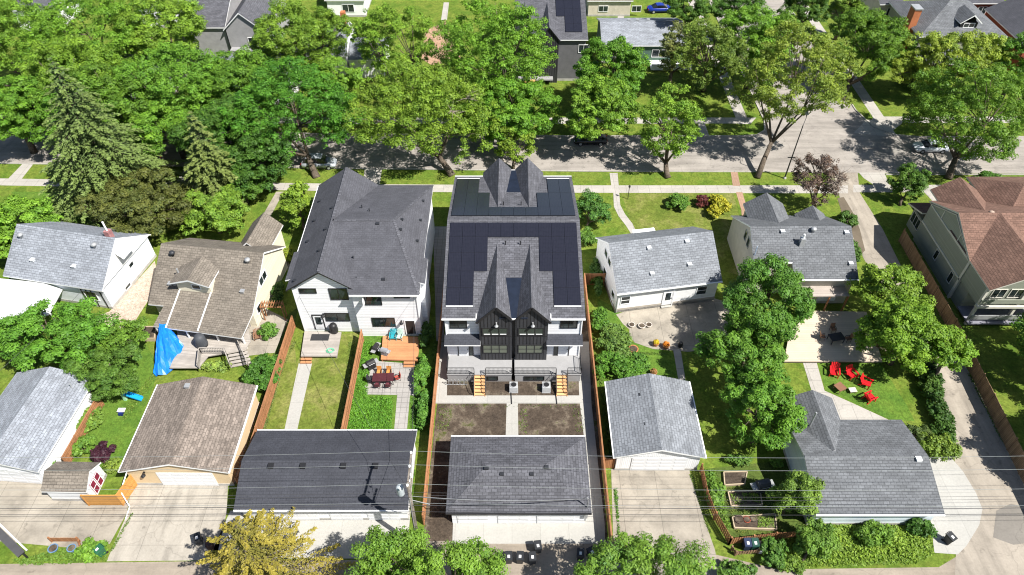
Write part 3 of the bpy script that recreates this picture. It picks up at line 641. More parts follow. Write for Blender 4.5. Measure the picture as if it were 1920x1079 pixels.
# solar array: each panel its own part
sol = solar(); sun_n = Vector((0, -SL, 1)).normalized()
def panel(x0, x1, ya, yb, front):
    def z(y): return (ZE+(y-YE)*SL if not front else ZE+(YF-y)*SL)+.12
    mb = MB(); g = .012; y0, y1 = (ya+g, yb-g)
    v = [(x0+g, wy(y0), z(y0)), (x1-g, wy(y0), z(y0)), (x1-g, wy(y1), z(y1)), (x0+g, wy(y1), z(y1))]
    mb.poly(v+[(a, b, c-.05) for a, b, c in v], [(0,1,2,3),(7,6,5,4),(4,5,1,0),(5,6,2,1),(6,7,3,2),(7,4,0,3)], [0, 1, 1, 1, 1, 1]); mb.build('solar_panel', [sol, black_metal], D)
PW = 1.3; PX0 = -6.35
pr0 = (0, wy(YE), ZE)
def rowy(py, front):
    nn = Vector((0, -SL, 1)).normalized() if not front else Vector((0, SL, 1)).normalized()
    p0 = (0, YE, ZE) if not front else (0, YF, ZE)
    return PPL(960, py, p0, nn).y
ry = [rowy(p, False) for p in (575, 541, 510, 476, 446, 419)]
for r in range(5):
    for c in (range(10) if r == 4 else (0, 1, 2, 7, 8, 9) if r >= 2 else (0, 1, 8, 9)): panel(PX0+c*PW, PX0+(c+1)*PW, ry[r], ry[r+1], False)
rf = [rowy(p, True) for p in (406, 390, 363, 337)]
for r in range(3):
    for c in (range(10) if r == 0 else (0, 1, 2, 7, 8, 9) if r == 1 else (0, 1, 8, 9)): panel(PX0+c*PW, PX0+(c+1)*PW, rf[r], rf[r+1], True)
for a in (0, 8):
    z_ = ZE+(ry[0]-YE)*SL+.06; MB().box(PX0+a*PW, wy(ry[0])-.1, z_, PX0+(a+2)*PW, wy(ry[0])-.01, z_+.07).build('panel_rail', white_trim, D)
    z_ = ZE+(YF-rf[3])*SL+.06; MB().box(PX0+a*PW, wy(rf[3])+.01, z_, PX0+(a+2)*PW, wy(rf[3])+.1, z_+.07).build('panel_rail', white_trim, D)
for (px, py, fr) in ((948, 459, 0), (976, 459, 0), (944, 385, 1), (977, 385, 1)):
    y = rowy(py, fr); x = PPL(px, py, (0, y, 0), Vector((0, 1, 0))).x; roof_bits(D, [(x, wy(y), (ZE+(y-YE)*SL if not fr else ZE+(YF-y)*SL))], 'pipe', black_metal)
# rear porches
deck_g = plain('porch_deck', (.29, .29, .295), .8, .2, dirt=.06)
YP = 43.3
for k, (x0, x1) in enumerate(((-6.45, 0.0), (.25, 6.85))):
    MB().box(x0, wy(YP), 1.08, x1, wy(YW)+.02, 1.2).build('porch_floor', deck_g, D)
    MB().box(x0+.05, wy(YP)+.06, 0, x1-.05, wy(YP)+.2, 1.07).build('porch_skirt', deck_g, D)
    bx = -2.4 if k == 0 else 2.2; window(D, 'S', (bx, wy(YP)+.06, .55), 1.9, .5, cols=2)
    sx0, sx1 = (-3.72, -2.6) if k == 0 else (4.35, 5.45)
    st = MB(); wood = plain('stair_wood', (.62, .36, .17), .7, .2)
    for i in range(6):
        z = 1.2*(6-i)/7; st.box(sx0, wy(YP)-.29*(i+1), z-.05, sx1, wy(YP)-.29*i, z); st.box(sx0+.06, wy(YP)-.29*i-.03, max(0, z-.2), sx1-.06, wy(YP)-.29*i-.005, z-.05)
    st.bar((sx0+.03, wy(YP), 1.0), (sx0+.03, wy(YP)-1.75, -.05), .05, .28); st.bar((sx1-.03, wy(YP), 1.0), (sx1-.03, wy(YP)-1.75, -.05), .05, .28)
    st.build('porch_stairs', wood, D)
    def rail(a, b, z0a, z0b, name='railing'):
        r = MB(); a = Vector(a); b = Vector(b); L_ = (b-a).length; n = max(2, int(L_/.12))
        r.bar((a.x, a.y, z0a+.95), (b.x, b.y, z0b+.95), .05, .05); r.bar((a.x, a.y, z0a+.12), (b.x, b.y, z0b+.12), .035, .035)
        for i in range(n+1):
            q = a.lerp(b, i/n); zz = z0a+(z0b-z0a)*i/n; w = .05 if i in (0, n) else .018
            r.bar((q.x, q.y, zz), (q.x, q.y, zz+.95), w, w, up=(0, 1, 0))
        r.build(name, black_metal, D)
    y = wy(YP)+.08
    rail((x0+.05, y, 0), (sx0-.03, y, 0), 1.2, 1.2); rail((sx1+.03, y, 0), (x1-.05, y, 0), 1.2, 1.2)
    xs = x0+.05 if k == 0 else x1-.05
    rail((xs, y, 0), (xs, y+1.9, 0), 1.2, 1.2)
    rail((sx0, wy(YP), 0), (sx0, wy(YP)-1.7, 0), 1.15, 0, 'stair_railing'); rail((sx1, wy(YP), 0), (sx1, wy(YP)-1.7, 0), 1.15, 0, 'stair_railing')
for k in (-.35, 4.05):
    MB().bar((k+.2, wy(42.9), .05), (k+.32, wy(40.6), .05), .09, .07).build('downspout_extension', black_metal, D)
# air conditioning units
def ac_unit(px, py, label):
    p = P(px, py); t = thing('air_conditioner', label, 'air conditioner', p, 0, 'air conditioners behind the duplex')
    b = MB(); b.box(-.4, -.4, .05, .4, .4, .78); b.box(-.44, -.44, 0, .44, .44, .05)
    for i in range(9): b.box(-.41, -.41, .12+i*.07, .41, .41, .14+i*.07)
    b.build('case', plain('ac_grey', (.36, .37, .38), .5, .4), t)
    g = MB().lathe((0, 0, .78), [(.37, 0), (.37, .03), (.3, .05)], 20); g.build('fan_guard', grey_metal, t)
    g = MB().lathe((0, 0, .832), [(.27, 0), (.27, .006)], 20); g.build('fan', black_metal, t)
ac_unit(963, 731, 'grey air conditioner beside the left duplex porch basement window'); ac_unit(1024, 731, 'grey air conditioner next to the right wooden porch stairs')
MB().face([(0,0,0)]) if False else None
g = thing('bicycle_rack', 'silver bike rack of bent tubes under the left porch', 'bike rack', P(856, 722))
for i in range(6):
    mb = MB(); x = -1.0+i*.36; mb.tube([(x, 0, 0), (x, 0, .75), (x+.12, 0, .86), (x+.24, 0, .75), (x+.24, 0, 0)], .03, 6); mb.build('hoop', grey_metal, g)
mb = MB(); mb.bar((-1.1, 0, .06), (1.1, 0, .06), .06, .06); mb.build('base_rail', grey_metal, g)

# ---- white two-unit house to the left
Hh = thing('white_house', 'tall white sided semi with dark hip roof, grey deck and open casement window', 'house', (-15.8, 57, 0))
def q2(x, y): return (x+15.8, y-57)
mb = MB(); a = q2(-22.1, 50.0); b = q2(-9.45, 66.3); mb.box(a[0], a[1], .0, b[0], b[1], 6.55)
mb.build('wall', white_siding, Hh)
a = q2(-16.0, 49.35); b = q2(-9.45, 50.0); MB().box(a[0], a[1], 0, b[0], b[1], 6.5).build('wall', white_siding, Hh)
pr = [(-21.97, 6.4), (-18.85, 8.9), (-16.05, 6.7), (-16.05, 6.4)]
MB().extr([(x+15.8, z) for x, z in pr], 50.0-57.003, 50.2-57, 'y').build('gable_wall', white_siding, Hh)
for (xx0, xx1) in ((-9.45, -8.95),): a = q2(xx0, 50.9); b = q2(xx1, 54.2); MB().box(a[0], a[1], 0, b[0], b[1], 6.4).build('side_bay', white_siding, Hh)
a = q2(-22.55, 51.2); b = q2(-22.1, 55); MB().box(a[0], a[1], 0, b[0], b[1], 6.4).build('side_bay', white_siding, Hh)
mb = MB().gable(-22.55+15.8, -15.55+15.8, 49.6-57, 66.9-57, 6.6, 9.15, 'y', mid=-18.85+15.8); mb.build('gable_roof', [sh_ldup, black_metal], Hh)
a = q2(-22.4, 49.0); b = q2(-9.2, 66.9)
mb = MB().poly([(a[0]+6.3, a[1], 6.6), (b[0], a[1], 6.6), (b[0], b[1], 6.6), (a[0]+3.5, b[1], 6.6), (-18.85+15.8, .5, 9.14), (-12.4+15.8, .5, 9.14)]+[(a[0]+6.3, a[1], 6.42), (b[0], a[1], 6.42), (b[0], b[1], 6.42), (a[0]+3.5, b[1], 6.42)],
     [(0,1,5,4),(1,2,5),(2,3,4,5),(6,7,1,0),(7,8,2,1),(8,9,3,2),(9,8,7,6)], [0, 0, 0, 1, 1, 1, 1]); mb.build('roof', [sh_ldup, white_trim], Hh)
for (x0, x1, y0, y1, xr) in ((-9.6, -8.75, 50.6, 54.3, -10.0), (-22.95, -22.2, 51.1, 55.3, -21.6)):
    a = q2(min(x0, xr), y0); b = q2(max(x1, xr), y1); zz = lambda x: 6.6 if abs(x-(x1 if xr < x0 else x0)) < .01 else 7.4
    ym = (a[1]+b[1])/2; xe = (x1 if xr < x0 else x0)+15.8; xi = xr+15.8
    v = [(xe, a[1], 6.58), (xe, b[1], 6.58), (xi, b[1], 6.95), (xi, a[1], 6.95)]
    if xe < xi: v = v[::-1]
    MB().poly(v+[(p[0], p[1], p[2]-.16) for p in v], [(0,1,2,3),(7,6,5,4),(4,5,1,0),(5,6,2,1),(6,7,3,2),(7,4,0,3)], [0, 1, 1, 1, 1, 1]).build('bay_roof', [sh_ldup, white_trim], Hh)
MB().bar((-3.05, -7.3, 9.16), (-3.05, 9.8, 9.16), .3, .03).build('ridge_cap', sh_char, Hh); MB().bar((-3.0, .5, 9.16), (3.4, .5, 9.16), .3, .03).build('ridge_cap', sh_char, Hh); MB().bar((3.4, .5, 9.15), (6.55, -7.9, 6.63), .3, .03).build('ridge_cap', sh_char, Hh); MB().bar((3.4, .5, 9.15), (6.55, 9.8, 6.63), .3, .03).build('ridge_cap', sh_char, Hh)
gutter(Hh, (-.35, 49.0-57.05, 6.52), (6.6, 49.0-57.05, 6.52)); gutter(Hh, (-6.78, -5.5, 6.5), (-6.78, 9.8, 6.5))
YL, YR = 50.0-57, 49.35-57
winpx(Hh, 'S', YL*-1*-1 if False else YL, 561, 541, 593, 550, name='window'); winpx(Hh, 'S', YL, 618, 541, 652, 562, cols=2)
winpx(Hh, 'S', YL, 610, 587, 655, 602, cols=2)
dc = on_wall(Hh, 'S', YL, 598, 604); door(Hh, 'S', (dc.x, YL, 1.5), .95, 2.1, plain('door_white', (.7, .72, .75), .4), black_metal, True)
winpx(Hh, 'S', YR, 683, 551, 715, 572, cols=2); winpx(Hh, 'S', YR, 738, 551, 768, 559, cols=1); winpx(Hh, 'S', YR, 698, 596, 741, 612, cols=2)
c = on_wall(Hh, 'S', YR, 683, 561); s = MB(); s.box(c.x-.04, YR-.75, c.z-.5, c.x, YR-.08, c.z+.5); w_ = s.build('open_sash', white_trim, Hh)
dc = on_wall(Hh, 'S', YR, 770, 614); door(Hh, 'S', (dc.x, YR, 1.45), .95, 2.05, black_metal, white_trim)
for px, py, o in ((606, 589, YL), (753, 602, YR)): c = on_wall(Hh, 'S', o, px, py); lantern(Hh, 'S', (c.x, o, c.z))
downspout(Hh, 6.25, YR-.06, 6.4); downspout(Hh, -6.2, YL-.06, 6.4); downspout(Hh, 6.55, -5.9, 6.4)
for px, py in ((652, 602), (610, 607)): c = on_wall(Hh, 'S', YL, px, py)
MB().box(-.9, YL-.06, .1, .15, YL, .75).build('basement_window', white_trim, Hh)
zroof = lambda x, y: 6.6+max(0, min((y-49.0)/8.4, (66.9-y)/9.5, (x-(-9.2))/-3.2))*2.54
for px, py in ((708, 420), (720, 531), (753, 411), (750, 430), (788, 416), (782, 455), (793, 380)):
    p = P(px, py, 8.3); z = zroof(p.x, p.y); p = P(px, py, z); z = zroof(p.x, p.y); roof_bits(Hh, [(p.x+15.8, p.y-57, z)], 'slot', dark_plastic)
zr2 = lambda x: 9.15-abs(x+18.85)/3.7*2.55
for px, py in ((600, 375), (624, 392), (590, 412), (612, 432), (577, 451), (600, 472), (552, 524)):
    p = P(px, py, 8); p = P(px, py, zr2(p.x)); roof_bits(Hh, [(p.x+15.8, p.y-57, zr2(p.x))], 'slot', dark_plastic)
for px, py in ((679, 391), (693, 398), (663, 487), (669, 526)): p = P(px, py, 8.2); z = zroof(p.x, p.y); p = P(px, py, z); roof_bits(Hh, [(p.x+15.8, p.y-57, z)], 'pipe', dark_plastic)
# its two decks
def deck(name, label, pts, z, m, posts=True, skirt=None, cat='deck', group=None):
    q = [P(a, b, z) for a, b in pts]; c = sum(q, Vector())/len(q); t = thing(name, label, cat, (c.x, c.y, 0), 0, group)
    MB().prism([(p.x, p.y) for p in q], z-.14, z).build('floor', m, t, world=True)
    for p in q: r = p.lerp(c, .07); MB().bar((r.x, r.y, 0), (r.x, r.y, z-.141), .12, .12, up=(0, 1, 0)).build('post', skirt or m, t, world=True)
    return t
deck_gr = bands('deck_grey', (.36, .33, .30), .14, 1, .55, .1, .85, .14, .15, .12)
deck_or = bands('deck_orange', (.46, .22, .105), .14, 1, .55, .08, .8, .1, .2, .1)
t = deck('wooden_deck', 'weathered grey deck behind the white semi with black door mat', [(571, 621), (640, 623), (632, 668), (564, 668)], .45, deck_gr)
def steps(root, x0, x1, y, zt, n, m, run=.3, d=-1):
    s = MB()
    for i in range(n): z = zt*(n-i)/(n+1); s.box(x0, y+d*run*i, z-.05, x1, y+d*run*(i+1), z); s.box(x0+.03, y+d*run*i+d*.01, 0, x1-.03, y+d*(run*i+.04), z-.05)
    return s.build('steps', m, root)
p0, p1 = P(564, 670, .4), P(585, 670, .4); o = t.location; steps(t, p0.x-o.x, p1.x-o.x, p0.y-o.y, .45, 2, deck_or)
t = deck('wooden_deck', 'orange stained deck behind the white semi beside the patio', [(718, 630), (788, 632), (783, 676), (714, 674)], .45, deck_or)
p0, p1 = P(757, 677, .4), P(778, 677, .4); o = t.location; steps(t, p0.x-o.x, p1.x-o.x, p0.y-o.y, .45, 2, deck_or)

# ---- old bungalow, far left (light grey roof, white gable)
A1 = math.radians(-11.4); B = thing('bungalow', 'white bungalow with light grey roof and white gable end at far left', 'house', (-55.33, 55.26, 0), A1)
simple_gable(B, 0, 12, 0, 9.4, 3.2, 6.6, 'x', bands('white_clap', (.70, .74, .80), .2, 1, .78, .1), sh_lgrey, ov=.35, ovg=.3)
wp = plain('white_paint', (.8, .81, .82), .6, dirt=.05)
MB().extr([(.15, 3.22), (4.7, 6.35), (9.25, 3.22)], 11.72, 11.95, 'x').build('gable_panel', wp, B)
winpx(B, 'S', .35, 161, 547, 182, 562, fm=white_trim); c = on_wall(B, 'E', 11.7, 238, 508); window(B, 'E', (11.7, 5.2, 2.2), .7, .5, fm=white_trim); window(B, 'E', (11.7, 3.4, .5), .9, .4, fm=white_trim)
MB().poly([(11.95, 3.7, 5.35), (11.95, 5.5, 5.35), (12.9, 5.6, 4.75), (12.9, 3.6, 4.75), (11.95, 3.7, 5.27), (11.95, 5.5, 5.27), (12.9, 5.6, 4.67), (12.9, 3.6, 4.67)], [(0,1,2,3)[::-1], (4,5,6,7), (0,3,7,4), (3,2,6,7), (2,1,5,6), (1,0,4,5)]).build('window_awning', wp, B)
MB().box(11.951, 4.1, 4.2, 11.99, 5.1, 4.8).build('attic_window', GL, B)
roof_bits(B, [(1.0, 3.6, 5.8), (9.9, 3.7, 5.85)], 'turbine', sh_lgrey if False else grey_metal)
roof_bits(B, [(3.1, 1.7, 4.45), (8.1, 1.7, 4.45)], 'vent', plain('vent_white', (.5, .52, .55), .6))
ch = MB(); ch.box(10.6, 4.9, 6.0, 11.2, 5.5, 7.1); ch.build('chimney', plain('chimney_brick', (.33, .16, .16), .9, dirt=.3), B); ch = MB(); ch.tube([(10.9, 5.2, 7.1), (10.9, 5.2, 8.3)], .1, 8); ch.build('flue_pipe', white_trim, B)
for a in (5.9, 6.5, 7.1, 8.2): downspout(B, a+3, .31, 3.1, black_metal)
cn = thing('carport', 'white ribbed metal patio roof attached to the far left bungalow', 'carport', (-58, 50, 0), A1)
rib = bands('white_rib', (.56, .57, .58), .3, 0, .82, .1, .4)
v = [P(-120, 510, 2.9), P(84, 531, 2.9), P(66, 600, 2.35), P(-140, 600, 2.35)]
MB().poly([*v, *[p-Vector((0, 0, .08)) for p in v]], [(3,2,1,0), (4,5,6,7), (0,1,5,4), (1,2,6,5), (2,3,7,6), (3,0,4,7)]).build('canopy', rib, cn, world=True)
v2 = [P(84, 531, 2.88), P(117, 543, 2.1), P(92, 590, 2.1), P(66, 600, 2.33)]
MB().poly([*v2, *[p-Vector((0, 0, .08)) for p in v2]], [(0,3,2,1), (4,5,6,7), (0,1,5,4), (1,2,6,5), (2,3,7,6), (3,0,4,7)]).build('canopy', rib, cn, world=True)
for p in (v[2], v2[2], v[3]): MB().bar((p.x, p.y+.2, 0), (p.x, p.y+.2, p.z-.1), .1, .1, up=(0, 1, 0)).build('post', white_trim, cn, world=True)

# ---- cream bungalow with dormer
A2 = math.radians(-7.4); C_ = thing('dormer_house', 'cream house with brown-grey roof, rear dormer and covered deck', 'house', (-38.45, 51.6, 0), A2)
Wc, Rl, Dc, zE, zRg, zBk = 11.5, 5.6, 10.2, 2.55, 6.2, 3.0
prof = [(0, zE), (Rl, zRg), (Dc, zBk), (Dc, zBk-.16), (Rl, zRg-.2), (0, zE-.16)]
MB().extr(prof, 0, Wc, 'x', [0, 0, 1, 1, 1, 1], 1).build('roof', [sh_brown, white_trim], C_)
MB().extr([(.5, 0), (.5, 2.65), (Rl, zRg-.25), (Dc-.4, 3.05), (Dc-.4, 0)], .3, Wc-.3, 'x').build('wall', cream_siding, C_)
x0e = 1.75
MB().poly([(x0e, 0, 2.56), (Wc, 0, 2.56), (Wc-.05, -3.0, 2.2), (x0e, -2.6, 2.2)]+[(x0e, 0, 2.42), (Wc, 0, 2.42), (Wc-.05, -3.0, 2.06), (x0e, -2.6, 2.06)], [(3,2,1,0), (4,5,6,7), (0,1,5,4), (1,2,6,5), (2,3,7,6), (3,0,4,7)], [0, 1, 1, 1, 1, 1]).build('patio_roof', [sh_brown, white_trim], C_)
for x in (x0e+.2, 5.2, 8.4, Wc-.3): MB().bar((x, -2.5, 0), (x, -2.5, 2.1), .14, .14, up=(0, 1, 0)).build('post', white_trim, C_)
# dormer
dx0, dx1, dm = 2.75, 6.95, 4.9
MB().extr([(dx0+.35, 2.9), (dx0+.35, 4.85), (dm, 5.42), (dx1-.2, 4.85), (dx1-.2, 2.9)], 1.5, 5.0, 'y').build('dormer_wall', cream_siding, C_)
MB().gable(dx0-.05, dx1+.05, 1.05, 5.2, 4.95, 5.68, 'y', mid=dm).build('dormer_roof', [sh_brown, white_trim], C_)
window(C_, 'S', (dm+.35, 1.5, 4.35), .85, .5, fm=white_trim)
for x in (dx0+.45, dx1-.3): MB().bar((x, 1.5, 3.65), (x, -2.7, 2.28), .13, .06).build('roof_flashing', white_trim, C_)
c = on_wall(C_, 'E', Wc-.3, 489, 492); window(C_, 'E', (Wc-.3, 4.3, 3.6), 1.7, .95, fm=white_trim, cols=2)
window(C_, 'E', (Wc-.3, 1.8, 1.5), .8, .9, fm=white_trim)
roof_bits(C_, [(1.6, 4.6, 5.55)], 'turbine', dark_plastic); roof_bits(C_, [(10.0, 4.6, 5.55)], 'turbine', grey_metal)
roof_bits(C_, [(2.55, 2.0, 3.9), (10.0, 1.9, 3.8), (2.0, 1.95, 3.85)], 'vent', grey_metal); MB().tube([(3.0, 2.6, 4.1), (3.0, 2.6, 5.6)], .1, 8).build('vent_pipe', grey_metal, C_)
cw = MB().gable(6.15, 9.85, 8.4, 13.8, 3.0, 4.75, 'y'); cw.build('wing_roof', [sh_brown, white_trim], C_); MB().extr(gprof(6.15, 9.85, .3, 3.0, 4.75), 9.8, 13.5, 'y').build('wing_wall', cream_siding, C_)
window(C_, 'S', (4.2, .5, 1.5), 1.6, 1.1, fm=white_trim, cols=2); door(C_, 'S', (7.2, .5, 1.3), .9, 2.0, white_trim, white_trim, True)
dd = MB().poly([(2.2, -2.4, 1.25), (2.5, -2.4, 1.3)], []) if False else None
dk = thing('raised_deck', 'weathered grey raised deck with railing and angled stairs', 'deck', (-33, 46, 0), A2)
q = [P(a, b, .8) for a, b in [(330, 605), (465, 612), (470, 640), (460, 655), (438, 660), (390, 668), (372, 690), (318, 690), (335, 650)]]
MB().prism([(p.x, p.y) for p in q], .66, .8).build('floor', deck_gr, dk, world=True)
for a, b, c_, d_, n in ((425, 662, 462, 655, 5),):
    p, r = P(a, b, .7), P(c_, d_, .7)
    for i in range(n): o_ = Vector((.18, -.32, 0))*i; z = .7-.14*i; MB().bar((p.x+o_.x, p.y+o_.y, z), (r.x+o_.x, r.y+o_.y, z), .34, .05).build('stair_tread', deck_gr, dk, world=True)
def wrail(root, pts, z, m, h=.95):
    r = MB()
    for (a, b) in zip(pts, pts[1:]):
        a = P(*a, z); b = P(*b, z); n = max(2, int((b-a).length/.16)); r.bar(a+Vector((0, 0, h)), b+Vector((0, 0, h)), .1, .06)
        r.bar(a+Vector((0, 0, .1)), b+Vector((0, 0, .1)), .05, .05)
        for i in range(n+1): q_ = a.lerp(b, i/n); w = .09 if i in (0, n) else .035; r.bar(q_, q_+Vector((0, 0, h)), w, w, up=(0, 1, 0))
    r.build('railing', m, root, world=True)
wrail(dk, [(375, 692), (378, 664), (424, 664), (434, 690)], .8, deck_gr); wrail(dk, [(468, 690), (450, 650), (470, 612)], .6, deck_gr)

# ---- white bungalow right of the duplex
A3 = math.radians(9.6); R = thing('bungalow', 'white bungalow with grey shingle roof, screen door and concrete patio', 'house', (11.1, 52.35, 0), A3)
simple_gable(R, 0, 11.7, 0, 9.2, 3.3, 6.5, 'x', bands('white_clap2', (.76, .77, .78), .2, 1, .75, .1), sh_grey, ov=.35, ovg=.2)
MB().box(.17, .32, 0, 11.53, 8.9, .62).build('foundation', plain('foundation_tan', (.36, .33, .29), .9), R)
winpx(R, 'S', .35, 1164, 556, 1181, 570, fm=white_trim, rows=2); winpx(R, 'S', .35, 1306, 537, 1325, 552, fm=white_trim, rows=2)
c = on_wall(R, 'S', .35, 1249, 571); door(R, 'S', (c.x, .35, 1.35), .95, 2.05, white_trim, white_trim, True)
steps(R, c.x-.6, c.x+.6, .35, .35, 1, drive_new)
for z, y, h, w in ((4.2, 4.0, .9, 1.0), (4.2, 5.4, .9, 1.0), (1.6, 1.6, .9, .9), (1.7, 5.0, 1.0, 1.1), (.4, 1.7, .4, .9)): window(R, 'W', (.2, y, z), w, h, fm=white_trim)
roof_bits(R, [(4.3, 3.7, 5.85), (8.6, 3.9, 6.0), (4.15, 1.4, 4.25), (8.4, 1.8, 4.55)], 'vent', plain('vent_white', (.6, .6, .6)))
downspout(R, .3, .28, 3.1, grey_metal); downspout(R, 6.6, .28, 3.1, white_trim); MB().box(4.6, 9.15, 2.9, 7.3, 10.1, 3.0).build('entry_roof', white_trim, R)
gutter(R, (0, -.06, 3.22), (11.7, -.06, 3.22))

# ---- grey-roofed storey-and-half with two front dormer gables
G = thing('grey_roof_house', 'cream house with wide grey roof and two cross gables behind brick path', 'house', (25.9, 59.05, 0))
gx = 10.95
prf = lambda yF, zF: [(yF, zF), (0, 7.0), (6.2, 3.4), (6.2, 3.24), (0, 6.8), (yF, zF-.16)]
MB().extr(prf(-3.6, 5.0), 0, 4.1, 'x', [0, 0, 1, 1, 1, 1], 1).build('roof', [sh_blue, white_trim], G)
MB().extr(prf(-5.3, 4.1), 4.1, gx, 'x', [0, 0, 1, 1, 1, 1], 1).build('roof', [sh_blue, white_trim], G)
stucco = plain('stucco_tan', (.50, .47, .41), .9, .15, dirt=.08)
MB().extr([(-3.3, 0), (-3.3, 4.95), (0, 6.75), (5.9, 3.35), (5.9, 0)], .2, 4.2, 'x').build('wall', stucco, G); MB().extr([(-4.9, 0), (-4.9, 4.1), (0, 6.75), (5.9, 3.35), (5.9, 0)], 4.2, gx-.2, 'x').build('wall', stucco, G)
for y, z, w, h in ((-.3, 4.9, .6, 1.1), (.9, 4.9, .6, 1.1), (-2.0, 2.0, .6, .9), (-1.0, 2.0, .6, .9)): window(G, 'W', (.2, y, z), w, h, fm=grey_metal)
downspout(G, .14, -2.9, 6.6, plain('blue_pipe', (.3, .38, .5)), .3)
for x0, x1, yb, yf, ze, zr in ((1.5, 6.2, .3, 7.3, 4.3, 5.95), (7.3, 10.7, .3, 5.8, 4.0, 5.25)):
    MB().gable(x0, x1, yb, yf, ze, zr, 'y').build('gable_roof', [sh_blue, white_trim], G); MB().extr(gprof(x0, x1, .3, ze, zr), yb+3, yf-.3, 'y').build('gable_wall', stucco, G)
zf = lambda y: 7+y*.545
roof_bits(G, [(3.4, -.6, zf(-.6)), (10.3, -.7, zf(-.7)), (10.3, -3.8, zf(-3.8))], 'vent', plain('vent_white', (.6, .6, .6))); roof_bits(G, [(6.7, -.55, zf(-.55))], 'turbine')
MB().box(5.0, -2.1, 5.7, 5.5, -1.6, 6.9).build('chimney', grey_metal, G); MB().tube([(5.25, -1.85, 6.9), (5.25, -1.85, 7.4)], .12, 8).build('flue_pipe', white_trim, G)
gutter(G, (4.15, -5.35, 4.03), (gx, -5.35, 4.03)); gutter(G, (0, -3.65, 4.93), (4.1, -3.65, 4.93)); door(G, 'S', (8.6, -4.9, 1.5), 1.8, 2.1, white_trim, white_trim, True)
pg = thing('pergola', 'weathered slatted patio cover on posts against the grey roofed house', 'pergola', P(1560, 560))
v = [P(a, b, 2.7) for a, b in ((1516, 524), (1578, 524), (1593, 555), (1524, 556))]
MB().prism([(p.x, p.y) for p in v], 2.6, 2.7).build('roof_slats', bands('pergola_wood', (.42, .37, .33), .16, 1, .5, .12, .9, .12), pg, world=True)
for p in v[2:]+[v[2].lerp(v[3], .5)]: MB().bar((p.x, p.y+.15, 0), (p.x, p.y+.15, 2.6), .14, .14, up=(0, 1, 0)).build('post', fence_wood, pg, world=True)
t = deck('sun_deck', 'large pale plank deck with patio set below the pergola', [(1480, 625), (1520, 583), (1625, 585), (1655, 678), (1470, 678)], .4, deck_light)

# ---- garages
def garage(name, label, loc, ang, Wd, Dp, ze, zr, axis, wall, roof, doors, trim=None, vents=(), ov=.3, cat='garage', vm=None):
    t = thing(name, label, cat, loc, ang); simple_gable(t, 0, Wd, 0, Dp, ze, zr, axis, wall, roof, trim, ov=ov, ovg=.3)
    for (x, w) in doors: garage_door(t, 'S', (x, .3, 1.1), w, 2.1, plain('garage_door_white', (.68, .69, .71), .5, dirt=.04), 4 if w > 3 else 3)
    return t
g1 = garage('detached_garage', 'grey gabled garage with white front and wide double door', (8.95, 33.1, 0), 0, 7.95, 8.3, 2.6, 3.85, 'y', bands('white_clap3', (.76, .77, .79), .16, 0, .8, .1), sh_grey, [(4.1, 4.9)])
roof_bits(g1, [(3.0, 2.9, 3.42), (2.95, 6.1, 3.42)], 'slot', dark_plastic); gutter(g1, (-.06, 0, 2.5), (-.06, 8.3, 2.5)); gutter(g1, (8.0, 0, 2.5), (8.0, 8.3, 2.5))
g2 = garage('detached_garage', 'tan garage with brown mottled roof and white double door', (-33.7, 31.65, 0), math.radians(-.5), 9.4, 9.3, 2.7, 4.0, 'y', plain('tan_stucco', (.60, .47, .30), .9, .15, dirt=.05), sh_gbrown, [(5.3, 4.9)])
roof_bits(g2, [(3.5, 8.3, 3.75)], 'vent'); lantern(g2, 'S', (1.9, .3, 2.2))
gutter(g2, (-.05, 0, 2.62), (-.05, 9.3, 2.62)); gutter(g2, (9.45, 0, 2.62), (9.45, 9.3, 2.62))
g3 = thing('long_garage', 'long dark roofed four bay garage with white doors beside utility pole', 'garage', (-22.95, 28.2, 0))
simple_gable(g3, 0, 14.4, 0, 7.7, 2.6, 3.9, 'x', white_siding, sh_dark, ov=.45, ovg=.3)
for x in (2.0, 5.2, 8.9, 12.1): garage_door(g3, 'S', (x, .45, 1.1), 2.7, 2.1, plain('garage_door_white', (.68, .69, .71)), 3)
for px in (508, 568, 644, 704): p = P(px, 878, 3.7); roof_bits(g3, [(p.x+22.95, 3.35, 3.75)], 'vent', black_metal)
gutter(g3, (0, -.06, 2.52), (14.4, -.06, 2.52)); gutter(g3, (0, 7.76, 2.52), (14.4, 7.76, 2.52))
g4 = thing('hip_garage', 'hip roofed charcoal garage with three white bays behind the new duplex', 'garage', (-5.45, 27.95, 0))
MB().box(.4, .4, 0, 11.6, 6.9, 2.5).build('wall', white_siding, g4)
MB().hip(0, 12.0, 0, 7.3, 2.62, (3.35, 3.6), (8.3, 3.6), 4.05).build('roof', [sh_char, black_metal], g4)
for x in (2.15, 5.0, 9.1): garage_door(g4, 'S', (x if x != 5.0 else 5.55, .4, 1.1), 2.6 if x != 9.1 else 3.1, 2.15, plain('garage_door_white', (.68, .69, .71)), 3)
roof_bits(g4, [(3.3, 3.3, 4.0), (8.35, 3.4, 4.0), (4.6, 2.9, 3.75), (7.1, 2.9, 3.75)], 'slot', dark_plastic); gutter(g4, (0, -.05, 2.53), (12.0, -.05, 2.53), black_metal); gutter(g4, (-.01, 7.36, 2.53), (12, 7.36, 2.53))
g5 = thing('corner_garage', 'blue-white garage with large blue-grey roof and small rear wing by the alley', 'garage', (24.85, 27.75, 0))
simple_gable(g5, 0, 10.55, 0, 9.2, 2.75, 4.1, 'x', bands('pale_blue_clap', (.62, .70, .76), .2, 1, .78, .1), sh_blue, ov=.45, ovg=.15)
